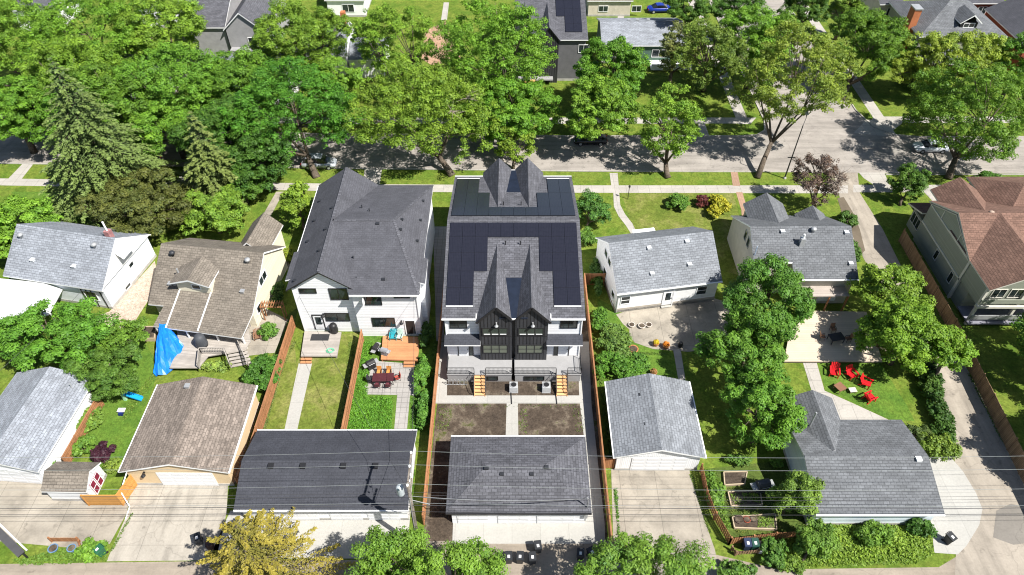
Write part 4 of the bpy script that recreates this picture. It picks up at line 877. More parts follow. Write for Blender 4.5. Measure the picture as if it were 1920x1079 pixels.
MB().gable(.6, 5.0, 5.2, 11.6, 2.76, 4.0, 'y').build('wing_roof', [sh_blue, white_trim], g5); MB().extr(gprof(.6, 5.0, .3, 2.76, 4.0), 8.8, 11.4, 'y').build('wing_wall', white_siding, g5)
roof_bits(g5, [(9.6, 4.3, 4.0)], 'vent', white_trim); MB().tube([(1.7, 8.1, 3.2), (1.7, 8.1, 5.4)], .08, 8).build('vent_pipe', grey_metal, g5); gutter(g5, (0, -.06, 2.68), (10.55, -.06, 2.68))
g6 = garage('detached_garage', 'pale grey shingled garage with white side wall at left edge', (-48.6, 32.3, 0), math.radians(-4.5), 7.9, 10.2, 2.6, 3.9, 'y', plain('white_paint2', (.74, .76, .79), .6, dirt=.05), sh_lgrey, [(4.6, 4.9)])
roof_bits(g6, [(6.6, 8.6, 3.1)], 'pipe', grey_metal)
# shed
sd = thing('garden_shed', 'small white shed with maroon crossed doors and weathered roof', 'shed', (-40.1, 30.25, 0), math.radians(-1))
simple_gable(sd, 0, 3.9, 0, 2.9, 1.9, 2.8, 'x', bands('shed_white', (.7, .72, .74), .2, 1, .75, .1), sh_brown, ov=.2, ovg=.15)
maroon = plain('maroon', (.22, .02, .05), .6)
for k in (0, 1):
    d = MB(); wbox(d, 'E', (3.75, 1.05+.75*k, .95), .68, 1.6, .002, .05); o = d.build('door', maroon, sd)
    f = MB(); c = (3.75, 1.05+.75*k, .95); wbox(f, 'E', c, .68, .07, .051, .07, 0, 0, .77); wbox(f, 'E', c, .68, .07, .051, .07, 0, 0, 0); wbox(f, 'E', c, .68, .07, .051, .07, 0, 0, -.77); wbox(f, 'E', c, .07, 1.47, .0505, .065, 0, -.3); wbox(f, 'E', c, .07, 1.47, .0505, .065, 0, .3); f.build('door_trim', white_trim, o)

# ---- brown-red roofed house on the right
K = thing('green_house', 'olive green two storey house with red-brown roof and columned rear porch', 'house', (48.6, 50.6, 0))
olive = bands('olive_siding', (.29, .31, .26), .2, 1, .8, .1); cream_t = plain('cream_trim', (.6, .58, .52), .6)
def kz(y): return y-50.6
mb = MB(); mb.extr([(kz(55.3), 0), (kz(55.3), 5.5), (kz(60.3), 7.7), (kz(64.9), 5.5), (kz(64.9), 0)], .05, 16, 'x'); mb.build('wall', olive, K)
MB().gable(-.15, 16.4, kz(54.9), kz(65.2), 5.65, 8.1, 'x', mid=kz(60.0)).build('roof', [sh_red, cream_t], K)
MB().gable(-.1, 8.6, kz(50.55), kz(59.9), 5.65, 8.15, 'y', mid=4.3).build('rear_gable_roof', [sh_red, cream_t], K)
MB().extr([(.1, 2.9), (.1, 5.5), (4.3, 7.8), (8.4, 5.5), (8.4, 2.9)], kz(51.2), kz(55.5), 'y').build('rear_wall', olive, K)
MB().box(.3, kz(53.2), 0, 8.2, kz(55.5), 2.9).build('rear_wall', olive, K)
for x, y in ((.2, 51.1), (4.3, 51.1), (8.2, 51.1), (.2, 55.1)): MB().box(x-.13, kz(y)-.13, 0, x+.13, kz(y)+.13, 5.4).build('porch_post', cream_t, K)
MB().box(0, kz(50.8), 2.7, 8.5, kz(51.25), 3.0).build('trim_band', cream_t, K); MB().box(0, kz(50.6), .45, 8.4, kz(53.2), .6).build('porch_floor', plain('porch_blue', (.2, .2, .24)), K)
for z in (.65, 3.05): mb = MB(); mb.box(.1, kz(50.85), z+.3, 8.3, kz(50.95), z+.9); mb.build('porch_rail', olive if z > 1 else grey_metal, K)
MB().box(-.02, kz(54.95), 2.75, .05, kz(64.9), 2.95).build('trim_band', cream_t, K); MB().box(-.02, kz(54.9), 0, .06, kz(55.2), 5.5).build('corner_board', cream_t, K)
for a, b, c1, d1 in ((55.1, 5.45, 60.2, 7.6), (60.2, 7.6, 64.9, 5.45)): MB().bar((0, kz(a), b), (0, kz(c1), d1), .08, .2, up=(1, 0, 0)).build('trim_band', cream_t, K)
MB().box(-.02, kz(55.3), 5.3, .045, kz(64.8), 5.45).build('trim_band', cream_t, K)
for y, z, w, h in ((56.3, 1.9, .6, 1.3), (60.0, 1.9, .6, 1.2), (65.9, 2.1, 1.9, 1.4)):
    if y < 65: window(K, 'W', (.05, kz(y), z), w, h, fm=cream_t)
for y in (58.2, 62.2): MB().bar((0, kz(y), 5.45), (0, kz(y), 6.5), .1, .08, up=(1, 0, 0)).build('trim_band', cream_t, K)
for x in (1.2, 3.0, 5.2, 7.0): window(K, 'S', (x+.4, kz(51.2), 4.6), 1.3, 1.1, fm=cream_t, cols=2)
MB().box(.3, kz(64.9), 0, 15, kz(67.6), 2.6).build('porch_wall', olive, K); window(K, 'W', (.3, kz(66.3), 1.7), 2.0, 1.3, fm=cream_t, cols=3)
MB().poly([(-.3, kz(68.3), 2.9), (15.5, kz(68.3), 2.9), (15.5, kz(65.1), 3.9), (-.3, kz(65.1), 3.9), (-.3, kz(68.3), 2.7), (15.5, kz(68.3), 2.7), (15.5, kz(65.1), 3.7), (-.3, kz(65.1), 3.7)], [(0,3,2,1)[::-1][::-1], (4,5,6,7), (0,1,5,4), (1,2,6,5), (2,3,7,6), (3,0,4,7)], [0, 1, 1, 1, 1, 1]).build('porch_roof', [sh_red, cream_t], K)
MB().gable(.6, 6.0, kz(60.5), kz(67.0), 5.9, 7.7, 'y', mid=3.3).build('front_gable_roof', [sh_red, cream_t], K)
MB().hip(6.0, 16, kz(60.5), kz(69.5), 5.9, (9.5, kz(65)), (12.5, kz(65)), 8.2).build('front_hip_roof', [sh_red, cream_t], K)
MB().box(6.4, kz(64.9), 0, 15.6, kz(69.1), 5.75).build('front_wall', olive, K)
roof_bits(K, [(3.6, kz(61.2)-1, 7.55)], 'turbine', plain('vent_tan', (.4, .3, .24)))

# ---- houses across the street
T = thing('hip_roof_house', 'grey hip roofed house with orange brick chimney and small front dormer', 'house', (63.6, 105.8, 0))
brick = plain('red_brick', (.26, .075, .045), .9, .1, dirt=.25, scale=4)
MB().hip(0, 13.8, 0, 13, 6.0, (6.2, 6.2), (7.6, 6.8), 9.2).build('roof', [sh_blue, white_trim], T); MB().box(.5, .5, 2.8, 13.3, 12.5, 5.9).build('upper_wall', plain('sage_stucco', (.28, .29, .22), .9), T); MB().box(.45, .45, 0, 13.35, 12.55, 2.8).build('wall', brick, T)
MB().box(-.5, 3.2, 0, .6, 4.9, 8.8).build('chimney', plain('orange_brick', (.45, .16, .07), .9, dirt=.2), T); MB().box(-.6, 3.1, 8.8, .7, 5.0, 9.0).build('chimney_cap', grey_metal, T)
MB().gable(6.2, 9.6, 1.2, 5.0, 7.6, 8.9, 'y').build('dormer_roof', [sh_blue, white_trim], T); MB().box(6.6, 1.6, 6.2, 9.2, 4.6, 7.5).build('dormer_wall', black_metal, T); window(T, 'S', (7.9, 1.6, 7.1), 1.6, .6, fm=white_trim, cols=2)
for x in (1.9, 5.0, 10.5): window(T, 'S', (x, .5, 4.6), 1.2, 1.4, fm=white_trim); 
for y in (1.8,): window(T, 'W', (.5, y, 4.5), .9, 1.6, fm=white_trim); window(T, 'W', (.45, y, 1.6), .9, 1.6, fm=white_trim)
MB().poly([(-.2, -2.4, 2.7), (14, -2.4, 2.7), (13, .5, 3.6), (.8, .5, 3.6), (-.2, -2.4, 2.5), (14, -2.4, 2.5), (13, .5, 3.4), (.8, .5, 3.4)], [(0,1,2,3), (7,6,5,4), (4,5,1,0), (5,6,2,1), (6,7,3,2), (7,4,0,3)], [0, 1, 1, 1, 1, 1]).build('porch_roof', [sh_blue, white_trim], T)
[MB().box(x-.2, -2.1, 0, x+.2, -1.7, 2.5).build('porch_post', white_trim, T) for x in (.3, 4.7, 9.2, 13.4)]
def far_house(name, label, x0, x1, y0, y1, ze, zr, axis, wall, roof, wins=(), cat='house', trim=None):
    t = thing(name, label, cat, (x0, y0, 0)); simple_gable(t, 0, x1-x0, 0, y1-y0, ze, zr, axis, wall, roof, trim, ov=.35, ovg=.3)
    for x, z, w, h in wins: window(t, 'S', (x, .35 if axis == 'x' else .3, z), w, h, fm=white_trim, cols=2)
    return t
far_house('brick_house', 'dark roofed red brick house at the top right corner', 79.2, 92, 103.5, 117, 5.5, 8.6, 'y', brick, sh_ldup, [(3, 4, 1.2, 1.3), (3, 1.5, 1.2, 1.3)])
p = P(1300, 85, 3.2); pl = P(1122, 37, 3.2)
hb = far_house('bungalow', 'long low grey roofed bungalow with dark green walls across the street', P(1128, 85, 3.2).x, P(1287, 85, 3.2).x, P(1200, 86, 3.2).y, P(1200, 86, 3.2).y+10.2, 3.2, 5.0, 'x', plain('green_stucco', (.08, .14, .11), .9), sh_lgrey, [(3, 1.7, 1.8, 1.2), (9.5, 1.7, 2.2, 1.2)])
roof_bits(hb, [(4.8, 5.3, 5.0), (6.2, 5.3, 5.0), (8, 5.3, 5.0)], 'vent')
MB().box(8.0, -2.6, .3, 14.5, .35, .5).build('porch_floor', white_trim, hb); MB().box(8.0, -2.6, .5, 14.5, -2.5, 1.3).build('porch_rail', white_trim, hb)
# twin of the duplex across the street
x0, x1 = P(990, 75, 7).x, P(1103, 75, 7).x; yb = P(1080, 75, 7).y
T3 = far_house('duplex_house', 'charcoal duplex across the street with solar panels and steep gable', -11.0+x0+9, x1, yb, yb+22, 7.0, 9.8, 'x', plain('char_wall', (.13, .13, .14)), sh_char, [(10.6, 5.4, 1.5, 1.2), (2.5, 5.4, 1.5, 1.2)])
x1l = x1-(-11.0+x0+9); s7 = 2.8/11
for c in range(3):
    for r in range(5):
        if r < 2 and c == 0: continue
        xa = x1l-.9-(c+1)*1.3 if False else x1l-.8-(3-c)*1.3; ya = 1.6+r*1.75
        v = [(xa+.01, ya+.01), (xa+1.29, ya+.01), (xa+1.29, ya+1.73), (xa+.01, ya+1.73)]; v = [(a, b, 7+b*s7+.12) for a, b in v]
        MB().poly(v+[(a, b, c_-.05) for a, b, c_ in v], [(0,1,2,3),(7,6,5,4),(4,5,1,0),(5,6,2,1),(6,7,3,2),(7,4,0,3)], [0,1,1,1,1,1]).build('solar_panel', [sol, black_metal], T3)
for xr in (x1l-6.0, x1l-9.6):
    MB().gable(xr-1.8, xr+1.8, -.5, 9.0, 7.0, 9.2, 'y').build('gable_roof', [sh_char, black_metal], T3); MB().extr(gprof(xr-1.8, xr+1.8, .25, 7.0, 9.2), -.3, .5, 'y').build('gable_wall', black_board, T3); window(T3, 'S', (xr, -.3, 5.4), 2.2, 1.0, cols=3)
st = MB(); [st.box(1.5, -1.6-.3*i, 0, 3.2, -1.3-.3*i, 1.1-.18*i) for i in range(6)]; st.build('porch_stairs', plain('stair_wood', (.6, .35, .2)), T3)
MB().box(.5, -1.3, .9, 6, .3, 1.1).build('porch_floor', deck_g, T3)
# grey house with white gable wall
e = P(640, 112, 3.4); t5 = far_house('grey_roof_cottage', 'grey roofed cottage with orange chimney and white rake wall behind trees', P(575, 100, 4).x, P(652, 100, 4).x, P(640, 105, 4).y, P(640, 105, 4).y+10, 4, 7.4, 'x', wp, sh_grey, [(3, 2, 1.2, 1.2)])
w5 = P(652, 100, 4).x-P(575, 100, 4).x
MB().gable(w5, w5+5.6, .2, 8.0, 3.2, 4.6, 'x').build('wing_roof', [sh_grey, white_trim], t5); MB().extr(gprof(.2, 8.0, .3, 3.2, 4.6), w5, w5+5.3, 'x').build('wing_wall', wp, t5)
MB().box(w5-1.0, 4.4, 6.9, w5-.3, 5.2, 8.9).build('chimney', plain('orange_brick', (.45, .16, .07)), t5)
# top-left dark roofs
e = P(450, 57, 6); t6 = far_house('dark_roof_house', 'large dark roofed modern house partly hidden by trees at top', P(418, 57, 6).x, P(492, 57, 6).x, e.y, e.y+16, 6, 8.8, 'y', plain('grey_stucco', (.3, .3, .31)), sh_char, [(5, 4, 3, 1.2)])
MB().gable(-7.5, .2, .5, 12, 6.2, 8.6, 'x').build('wing_roof', [sh_char, white_trim], t6); MB().extr(gprof(.5, 12, .3, 6.2, 8.6), -7.2, 0, 'x').build('wing_wall', plain('grey_stucco', (.3, .3, .31)), t6)
roof_bits(t6, [(1.5, y, 7.0) for y in (3, 6, 9)]+[(7.5, y, 7.4) for y in (2.5, 5, 8)], 'slot', dark_plastic)
MB().box(.5, -.9, 0, 11, .4, 3.0).build('lower_wall', plain('grey_stucco', (.3, .3, .31)), t6)
far_house('white_house', 'white sided house with turquoise deck umbrella at the top edge', P(605, 10, 3).x, P(682, 10, 3).x, P(640, 3, 3).y, P(640, 3, 3).y+10, 3.2, 5.4, 'x', wp, sh_grey, [(4, 1.6, 2, 1.3)])
far_house('beige_garage_row', 'beige garage with white doors at the top edge behind lawn', P(1103, 10, 3).x, P(1190, 10, 3).x, P(1150, 2, 3).y, P(1150, 2, 3).y+8, 3.0, 4.6, 'x', plain('beige_wall', (.55, .5, .42)), sh_brown, [(3, 1.4, 1.6, 1.0), (9, 1.4, 1.6, 1)], 'garage')
far_house('beige_house', 'beige sided house with white windows at top right behind the hip roofed house', P(1645, 10, 5).x, P(1690, 10, 5).x, P(1660, 14, 5).y, P(1660, 14, 5).y+10, 5.5, 7.5, 'x', plain('beige_wall', (.55, .5, .42)), sh_ldup, [(3, 4, 2.4, 1.4)])
far_house('red_house', 'deep red house with white window at top right edge', P(1812, 10, 5).x, P(1880, 10, 5).x, P(1840, 12, 5).y, P(1840, 12, 5).y+10, 5.5, 7.5, 'x', brick, sh_ldup, [(3, 4, 1.4, 1.4)])
far_house('white_bungalow', 'white bungalow with dark roof at the top left edge among trees', P(30, 8, 4).x, P(110, 8, 4).x, P(60, 20, 4).y, P(60, 20, 4).y+10, 4, 6.5, 'x', wp, sh_char, [(4, 2, 1.6, 1.2)])
far_house('pale_bungalow', 'pale rendered bungalow among trees left of the modern dark roof', P(255, 8, 4).x, P(340, 8, 4).x, P(300, 12, 4).y, P(300, 12, 4).y+10, 4, 6.5, 'x', wp, sh_lgrey, [(4, 2, 1.6, 1.2)])
# houses under the left canopy (roof corners glimpsed between crowns)
far_house('grey_bungalow', 'grey bungalow under the elms on the far side of the street', -66, -52, 95, 105, 3.4, 6.0, 'x', plain('grey_stucco', (.3, .3, .31)), sh_grey, [(4, 1.8, 1.6, 1.2)])
far_house('white_cottage', 'white cottage under dense trees left of the street middle', -44, -33, 95, 105, 3.4, 6.0, 'x', wp, sh_lgrey, [(4, 1.8, 1.6, 1.2)])
# ================================================================ TREES
g_mid = (.10, .215, .022); g_lt = (.165, .29, .032); g_yel = (.21, .29, .04); g_dk = (.062, .15, .02); g_ol = (.11, .14, .03); g_blue = (.09, .17, .05); g_vl = (.135, .265, .028)
ST = 'street trees'; BK = 'trees across the street'
tr = tree
tr('elm_tree', 'dense dark green elm on the boulevard behind the parked silver car', 'tree', 548, 203, 7.2, 132, 132, (.068, .185, .02), base=(594, 334), group=ST)
tr('elm_tree', 'wide bright green elm with grey dead twigs, left of the duplex street front', 'tree', 790, 210, 7.3, 138, 126, g_vl, base=(848, 330), group=ST, twigs=3)
tr('ash_tree', 'thin young light green tree right behind the duplex front gables', 'tree', 965, 268, 3.5, 38, 36, g_lt, base=(962, 318), airy=1, group=ST, leaf=.24)
tr('ash_tree', 'slender light green boulevard tree in front of the far street bungalow', 'tree', 1250, 238, 6.0, 68, 90, g_lt, base=(1252, 334), airy=1, group=ST, leaf=.26)
tr('elm_tree', 'tall open crowned tree leaning over the intersection with forked bare trunk', 'tree', 1490, 150, 10.5, 105, 105, (.19, .27, .04), base=(1420, 334), airy=1, group=ST, leaf=.26, trunk=.34, low=-.7, forks=5)
tr('elm_tree', 'big green elm on the boulevard over the white car', 'tree', 1830, 210, 7.5, 122, 100, g_mid, base=(1778, 336), group=ST)
tr('elm_tree', 'yellowish green tree crown in front of the hip roofed house', 'tree', 1795, 118, 6.5, 108, 58, g_yel, group=BK)
tr('elm_tree', 'round green corner tree left of the orange chimney', 'tree', 1622, 85, 7.0, 80, 84, g_mid, base=(1578, 188), group=BK)
tr('elm_tree', 'tall weeping green elm over the lawn left of the far charcoal duplex', 'tree', 930, 100, 9, 118, 104, (.125, .26, .026), base=(975, 225), group=BK)
tr('elm_tree', 'lower drooping elm crown just above the street left of the dark walkway', 'tree', 955, 208, 5.0, 92, 62, (.11, .235, .024), group=BK)
tr('elm_tree', 'upright mid green tree before the right end of the far duplex', 'tree', 1150, 138, 6.5, 66, 64, g_mid, base=(1150, 235), group=BK)
tr('ash_tree', 'tall light green tree over the dark car on the far kerb', 'tree', 1122, 205, 6.5, 66, 96, g_vl, base=(1118, 246), group=ST, leaf=.27)
tr('ash_tree', 'greyish green thin tree over the right end of the long bungalow', 'tree', 1268, 92, 6.5, 42, 48, (.19, .22, .07), airy=1, group=BK, leaf=.25)
tr('ash_tree', 'olive green tree with visible trunk right of the long bungalow', 'tree', 1328, 102, 7, 68, 74, (.14, .21, .035), base=(1318, 170), group=BK, leaf=.28, airy=1)
tr('elm_tree', 'green tree over the avenue sidewalk with dark forked trunk', 'tree', 1412, 80, 7.5, 74, 70, g_vl, base=(1400, 165), group=BK)
tr('elm_tree', 'dark green tree at the top edge behind the blue car', 'tree', 1290, 15, 7, 48, 28, g_dk, group=BK)
tr('elm_tree', 'dark tree at the top edge left of the avenue', 'tree', 1385, 10, 7, 45, 30, g_dk, group=BK)
tr('elm_tree', 'dark tree at the top edge right of the avenue', 'tree', 1510, 12, 7, 42, 32, g_dk, group=BK)
tr('elm_tree', 'small green tree at the top edge left of the beige house', 'tree', 1585, 10, 6, 32, 28, g_mid, group=BK)
tr('elm_tree', 'green tree cut by the right edge behind the street', 'tree', 1915, 120, 6.5, 48, 52, g_mid, group=BK)
tr('elm_tree', 'loose light tree right of the orange chimney cottage', 'tree', 738, 85, 7.5, 78, 82, g_lt, group=BK, airy=1)
tr('elm_tree', 'green tree covering the left part of the orange chimney cottage', 'tree', 562, 66, 8, 84, 66, g_vl, group=BK)
tr('elm_tree', 'rounded green tree between the modern dark roof and the street', 'tree', 452, 160, 7, 90, 62, g_mid, group=BK)
tr('elm_tree', 'light green crown just left of the modern dark roof', 'tree', 300, 48, 9, 84, 60, g_lt, group=BK)
tr('elm_tree', 'broad green crown mid left above the street', 'tree', 320, 160, 7.5, 112, 76, g_vl, group=BK)
tr('elm_tree', 'feathery bright green crown at upper left beside the tall spruce tip', 'tree', 165, 60, 9, 120, 80, (.13, .275, .026), group=BK)
tr('elm_tree', 'wide green crown between the two spruces on the street', 'tree', 225, 200, 6.5, 92, 76, g_mid, group=ST)
tr('elm_tree', 'bright green crown cut by the upper left edge', 'tree', 30, 80, 9, 98, 96, g_vl, group=BK)
tr('elm_tree', 'green crown on the left edge above the dark street', 'tree', 22, 205, 6.8, 74, 60, (.12, .26, .025), group=BK)
tr('elm_tree', 'dark green crown over the parked black car', 'tree', 425, 262, 5.8, 90, 76, g_dk, group=ST)
tr('elm_tree', 'dark low branched tree right beside the second spruce near the sidewalk', 'tree', 478, 305, 4.3, 66, 54, (.05, .13, .02), group=ST)
tr('elm_tree', 'small bright green tree hugging the left duplex roof edge', 'tree', 562, 385, 3.6, 36, 44, g_lt, group='front yard trees', leaf=.24)
tr('crabapple_tree', 'wide dark olive crabapple behind the two left bungalows', 'tree', 268, 378, 3.6, 98, 66, (.10, .125, .03), group='front yard trees', leaf=.24)
tr('maple_tree', 'light green bushy tree behind the cream dormer house wing', 'tree', 400, 398, 3.2, 62, 48, (.135, .25, .032), group='front yard trees', leaf=.25)
tr('maple_tree', 'light green tree on the left edge behind the white bungalow', 'tree', 42, 412, 3.5, 66, 52, g_lt, group='front yard trees', leaf=.27)
tr('maple_tree', 'mid green tree at the left edge beside the white bungalow roof', 'tree', -10, 455, 3.2, 45, 50, g_vl, group='front yard trees', leaf=.27)
tr('plum_tree', 'half bare purple brown tree by the alley mouth', 'tree', 1530, 338, 4.5, 52, 50, (.12, .08, .062), base=(1527, 395), airy=1, leaf=.2, n=11000, twigs=8, group='front yard trees', forks=6, tr=.15)
tr('maple_tree', 'small round green tree on the lawn beside the red roofed house', 'tree', 1705, 342, 3.0, 33, 32, (.08, .18, .025), base=(1687, 386), leaf=.22, group='front yard trees')
tr('maple_tree', 'low green tree between the duplex and the curved front path', 'tree', 1108, 392, 2.6, 34, 42, (.07, .155, .03), leaf=.22, group='front yard trees')
for (lab, px, py, zc, w, h, c) in (('large dark green backyard tree over the sun deck railing', 1440, 560, 5.2, 84, 74, (.08, .19, .028)), ('dark green tree in the middle of the backyard row beside the patio', 1405, 655, 4.8, 80, 70, (.092, .21, .026)), ('lowest green tree of the backyard row above the raised beds', 1432, 768, 4.8, 72, 74, (.105, .235, .026))):
    tr('maple_tree', lab, 'tree', px, py, zc, w, h, c, leaf=.24, group='backyard trees')
tr('maple_tree', 'yellow green tree top beside the alley next to the pergola', 'tree', 1672, 546, 4.6, 70, 52, (.16, .275, .028), leaf=.26, group='backyard trees')
tr('maple_tree', 'wide bright green tree overhanging the sun deck and alley', 'tree', 1700, 628, 4.4, 84, 68, (.13, .27, .026), leaf=.26, group='backyard trees')
tr('maple_tree', 'bright green bough reaching over the alley towards the board fence', 'tree', 1778, 662, 4.0, 44, 30, (.13, .27, .026), leaf=.24, group='backyard trees')
tr('maple_tree', 'spreading green backyard tree in front of the white bungalow patio roof', 'tree', 98, 628, 3.8, 106, 68, (.10, .22, .026), leaf=.24, group='backyard trees')
tr('pine_tree', 'dense low dark pine beside the pale grey garage', 'tree', 205, 695, 2.6, 62, 56, (.085, .16, .026), leaf=.18, group='backyard trees')
tr('maple_tree', 'green tree between the low pine and the blue tarp', 'tree', 232, 640, 2.8, 44, 38, (.10, .215, .026), leaf=.22, group='backyard trees')
tr('maple_tree', 'light green narrow tree against the corner garage left wall', 'tree', 1492, 930, 3.2, 40, 76, (.13, .23, .038), leaf=.2, group='backyard trees')
tr('maple_tree', 'small leaning tree at the lower corner of the corner garage', 'tree', 1530, 1010, 2.0, 34, 36, (.13, .21, .035), base=(1504, 1052), leaf=.18, group='backyard trees')
tr('poplar_tree', 'green tree top at the lower edge below the utility pole', 'tree', 800, 1085, 5.5, 150, 78, (.12, .24, .032), base=(810, 1150), leaf=.2, group='lane trees')
tr('poplar_tree', 'green tree top at the lower edge in front of the old driveway', 'tree', 1208, 1085, 5.0, 118, 78, (.13, .25, .036), base=(1215, 1150), leaf=.2, group='lane trees')
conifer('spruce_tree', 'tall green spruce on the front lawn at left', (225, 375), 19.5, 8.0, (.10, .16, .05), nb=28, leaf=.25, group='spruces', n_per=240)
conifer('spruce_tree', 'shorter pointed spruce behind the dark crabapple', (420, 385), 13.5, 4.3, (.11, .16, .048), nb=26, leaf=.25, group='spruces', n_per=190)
conifer('larch_tree', 'golden yellow green conifer at the lower edge by the bins', (518, 1115), 12.0, 5.6, (.20, .185, .035), nb=15, leaf=.13, n_per=360, droop=.12, w=.17, pw=.62, tr=.25)
tr('elm_tree', 'green crown between the two spruces just behind the parked black suv', 'tree', 318, 232, 5.5, 84, 56, g_vl, group=ST)
tr('elm_tree', 'shaded green crown directly left behind the tall spruce', 'tree', 95, 205, 6, 70, 60, g_mid, group=ST)
tr('elm_tree', 'broad green crown filling the left part of the street canopy', 'tree', 130, 140, 8, 100, 70, g_vl, group=BK)
tr('elm_tree', 'green crown closing the gap above the dark boulevard elm', 'tree', 628, 150, 6.5, 56, 44, g_lt, group=BK)
tr('maple_tree', 'low dark green tree behind the sidewalk left of the cream house path', 'tree', 455, 345, 3, 42, 36, (.07, .16, .022), group='front yard trees')
tr('maple_tree', 'backyard maple of the green house just outside the right edge', 'tree', 2035, 640, 6, 110, 95, g_mid, group='backyard trees')
tr('maple_tree', 'second backyard maple further down outside the right edge', 'tree', 2110, 830, 5.5, 110, 95, g_mid, group='backyard trees')
SG = 'garden shrubs'
for (lab, px, py, w, h, ht, c) in (
  ('round clipped bush at the corner of the long dark garage yard', 492, 697, 32, 36, 2.2, (.06, .16, .022)), ('round light green bush on the dry front lawn', 1271, 378, 22, 17, 1.6, (.09, .2, .028)),
  ('yellow flowering bush near the brick path', 1348, 386, 24, 24, 1.9, (.34, .34, .03)), ('small dark red bush left of the yellow bush', 1316, 377, 15, 13, 1.4, (.10, .03, .03)),
  ('low green bush at the front corner of the duplex right side', 1102, 445, 16, 20, 1.6, (.09, .19, .03)), ('upper green shrub between orange fence and white bungalow', 1128, 600, 18, 26, 1.8, (.08, .19, .025)),
  ('pale leafy shrub between the orange fence and the patio', 1150, 640, 34, 34, 2.0, (.11, .2, .04)), ('large bright shrub above the grey gabled garage', 1160, 688, 46, 34, 2.0, (.08, .2, .025)),
  ('green shrub nearest the open lawn above the garage', 1198, 680, 18, 20, 1.4, (.08, .19, .03)), ('tall thin shrub against the left wall of the right bungalow', 1118, 520, 10, 34, 1.6, (.05, .12, .02)),
  ('dark hedge section beside the alley nearest the big tree', 1738, 680, 18, 42, 1.6, (.04, .095, .018)), ('dark hedge section beside the alley above the golden shrub', 1758, 762, 20, 44, 1.6, (.04, .10, .018)),
  ('dark hedge section under the deck tree by the alley', 1722, 640, 18, 34, 1.7, (.05, .11, .02)), ('dark hedge section nearest the corner garage', 1768, 805, 20, 26, 1.5, (.05, .12, .02)), ('low hedge piece inside the alley hedge line', 1742, 722, 20, 34, 1.5, (.06, .13, .022)),
  ('round yellow green shrub at the corner of the garage apron', 1762, 835, 36, 24, 1.6, (.13, .21, .03)), ('mixed shrub behind the corner garage back edge', 1722, 812, 20, 18, 1.3, (.08, .13, .035)),
  ('broad leaved bush next to the green bin', 168, 1032, 24, 20, 1.1, (.12, .25, .03)), ('dark purple bush behind the garden shed', 192, 850, 18, 20, 1.5, (.045, .016, .028)),
  ('pale green shrub left of the blue slide', 162, 788, 26, 24, 1.2, (.13, .23, .035)), ('green shrub against the shed back', 155, 835, 22, 18, 1.2, (.11, .22, .03)), ('small weedy shrub beside the shed front corner', 92, 872, 14, 14, 1.3, (.08, .18, .03)),
  ('yellow green shrub between tan garage and purple bush', 212, 872, 14, 12, 1, (.16, .24, .04)), ('leafy hedge along the fence beside the patio set', 792, 700, 16, 36, 1.5, (.09, .22, .03)),
  ('lower leafy hedge piece along the fence behind the long garage', 796, 765, 12, 34, 1.3, (.08, .2, .03)), ('dark vine shrub at the side of the orange deck', 800, 628, 12, 24, 1.8, (.05, .12, .02)),
  ('green ivy mound under the wooden arbor', 505, 620, 18, 14, 1.2, (.09, .2, .03)), ('dark shrub beside the cream house right wall', 520, 550, 12, 24, 1.4, (.04, .1, .018)),
  ('hosta clump below the raised deck railing', 402, 687, 30, 9, .6, (.2, .3, .06)), ('yellow shrub at the back of the cream house', 540, 480, 9, 16, 1, (.2, .26, .03)),
  ('dark shrub beside the grey roofed house by the alley', 1590, 415, 20, 22, 1.6, (.07, .15, .03)), ('thin shrub strip between the grey roofed house and alley', 1603, 470, 8, 26, 1.2, (.07, .15, .03)),
  ('olive shrub at the corner of the hip roofed house porch', 1708, 150, 24, 20, 2.0, (.085, .11, .04)), ('yellow green shrub under the tree by the far sidewalk corner', 1738, 172, 18, 9, 1.0, (.2, .27, .04)),
  ('rounded shrub in front of the red roofed house porch', 1853, 333, 26, 14, 1.4, (.08, .19, .03)), ('round shrub by the white chairs below the lane fence', 1452, 1035, 24, 28, 1.7, (.08, .18, .03)),
  ('light green shrub inside the curved fence by the old driveway', 1340, 925, 17, 32, 1.2, (.12, .24, .035)), ('trimmed shrub at the top of the raised bed garden', 1385, 862, 22, 10, .9, (.08, .17, .03)),
  ('shrub at the lower edge right of the lane tree', 1378, 1072, 34, 18, 1.4, (.09, .19, .03)), ('leafy shrub under the corner garage gutter', 1640, 1000, 38, 22, 1.5, (.11, .22, .03)), ('dark shrub at the lower right corner of the garage', 1725, 985, 24, 20, 1.4, (.05, .13, .02)),
  ('tall weed clump at the edge of the lane below the garage', 1480, 1060, 28, 14, 1.0, (.11, .2, .03)), ('small shrub beside the grey deck corner post', 1455, 870, 10, 8, .9, (.1, .2, .03)), ('flowering shrub behind the far white bungalow chimney', 190, 408, 16, 9, .8, (.3, .25, .14))):
    shrub('shrub', lab, 'shrub', px, py, w, h, ht, c, group=SG)
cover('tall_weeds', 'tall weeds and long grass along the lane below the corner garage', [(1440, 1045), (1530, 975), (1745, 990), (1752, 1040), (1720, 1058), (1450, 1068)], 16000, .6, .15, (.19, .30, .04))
cover('weeds', 'bright weeds growing over the yard left of the paver path', [(672, 640), (700, 640), (690, 742), (738, 745), (735, 808), (646, 808)], 11000, .28, .12, (.10, .25, .025))
cover('weeds', 'weeds along the fence right of the paver path', [(770, 745), (805, 745), (790, 808), (768, 808)], 3000, .35, .12, (.10, .23, .03))
cover('weeds', 'weed fringe growing between lane and beige driveway', [(20, 1050), (130, 1025), (205, 1030), (200, 1055), (40, 1062)], 3500, .35, .12, (.12, .22, .03))
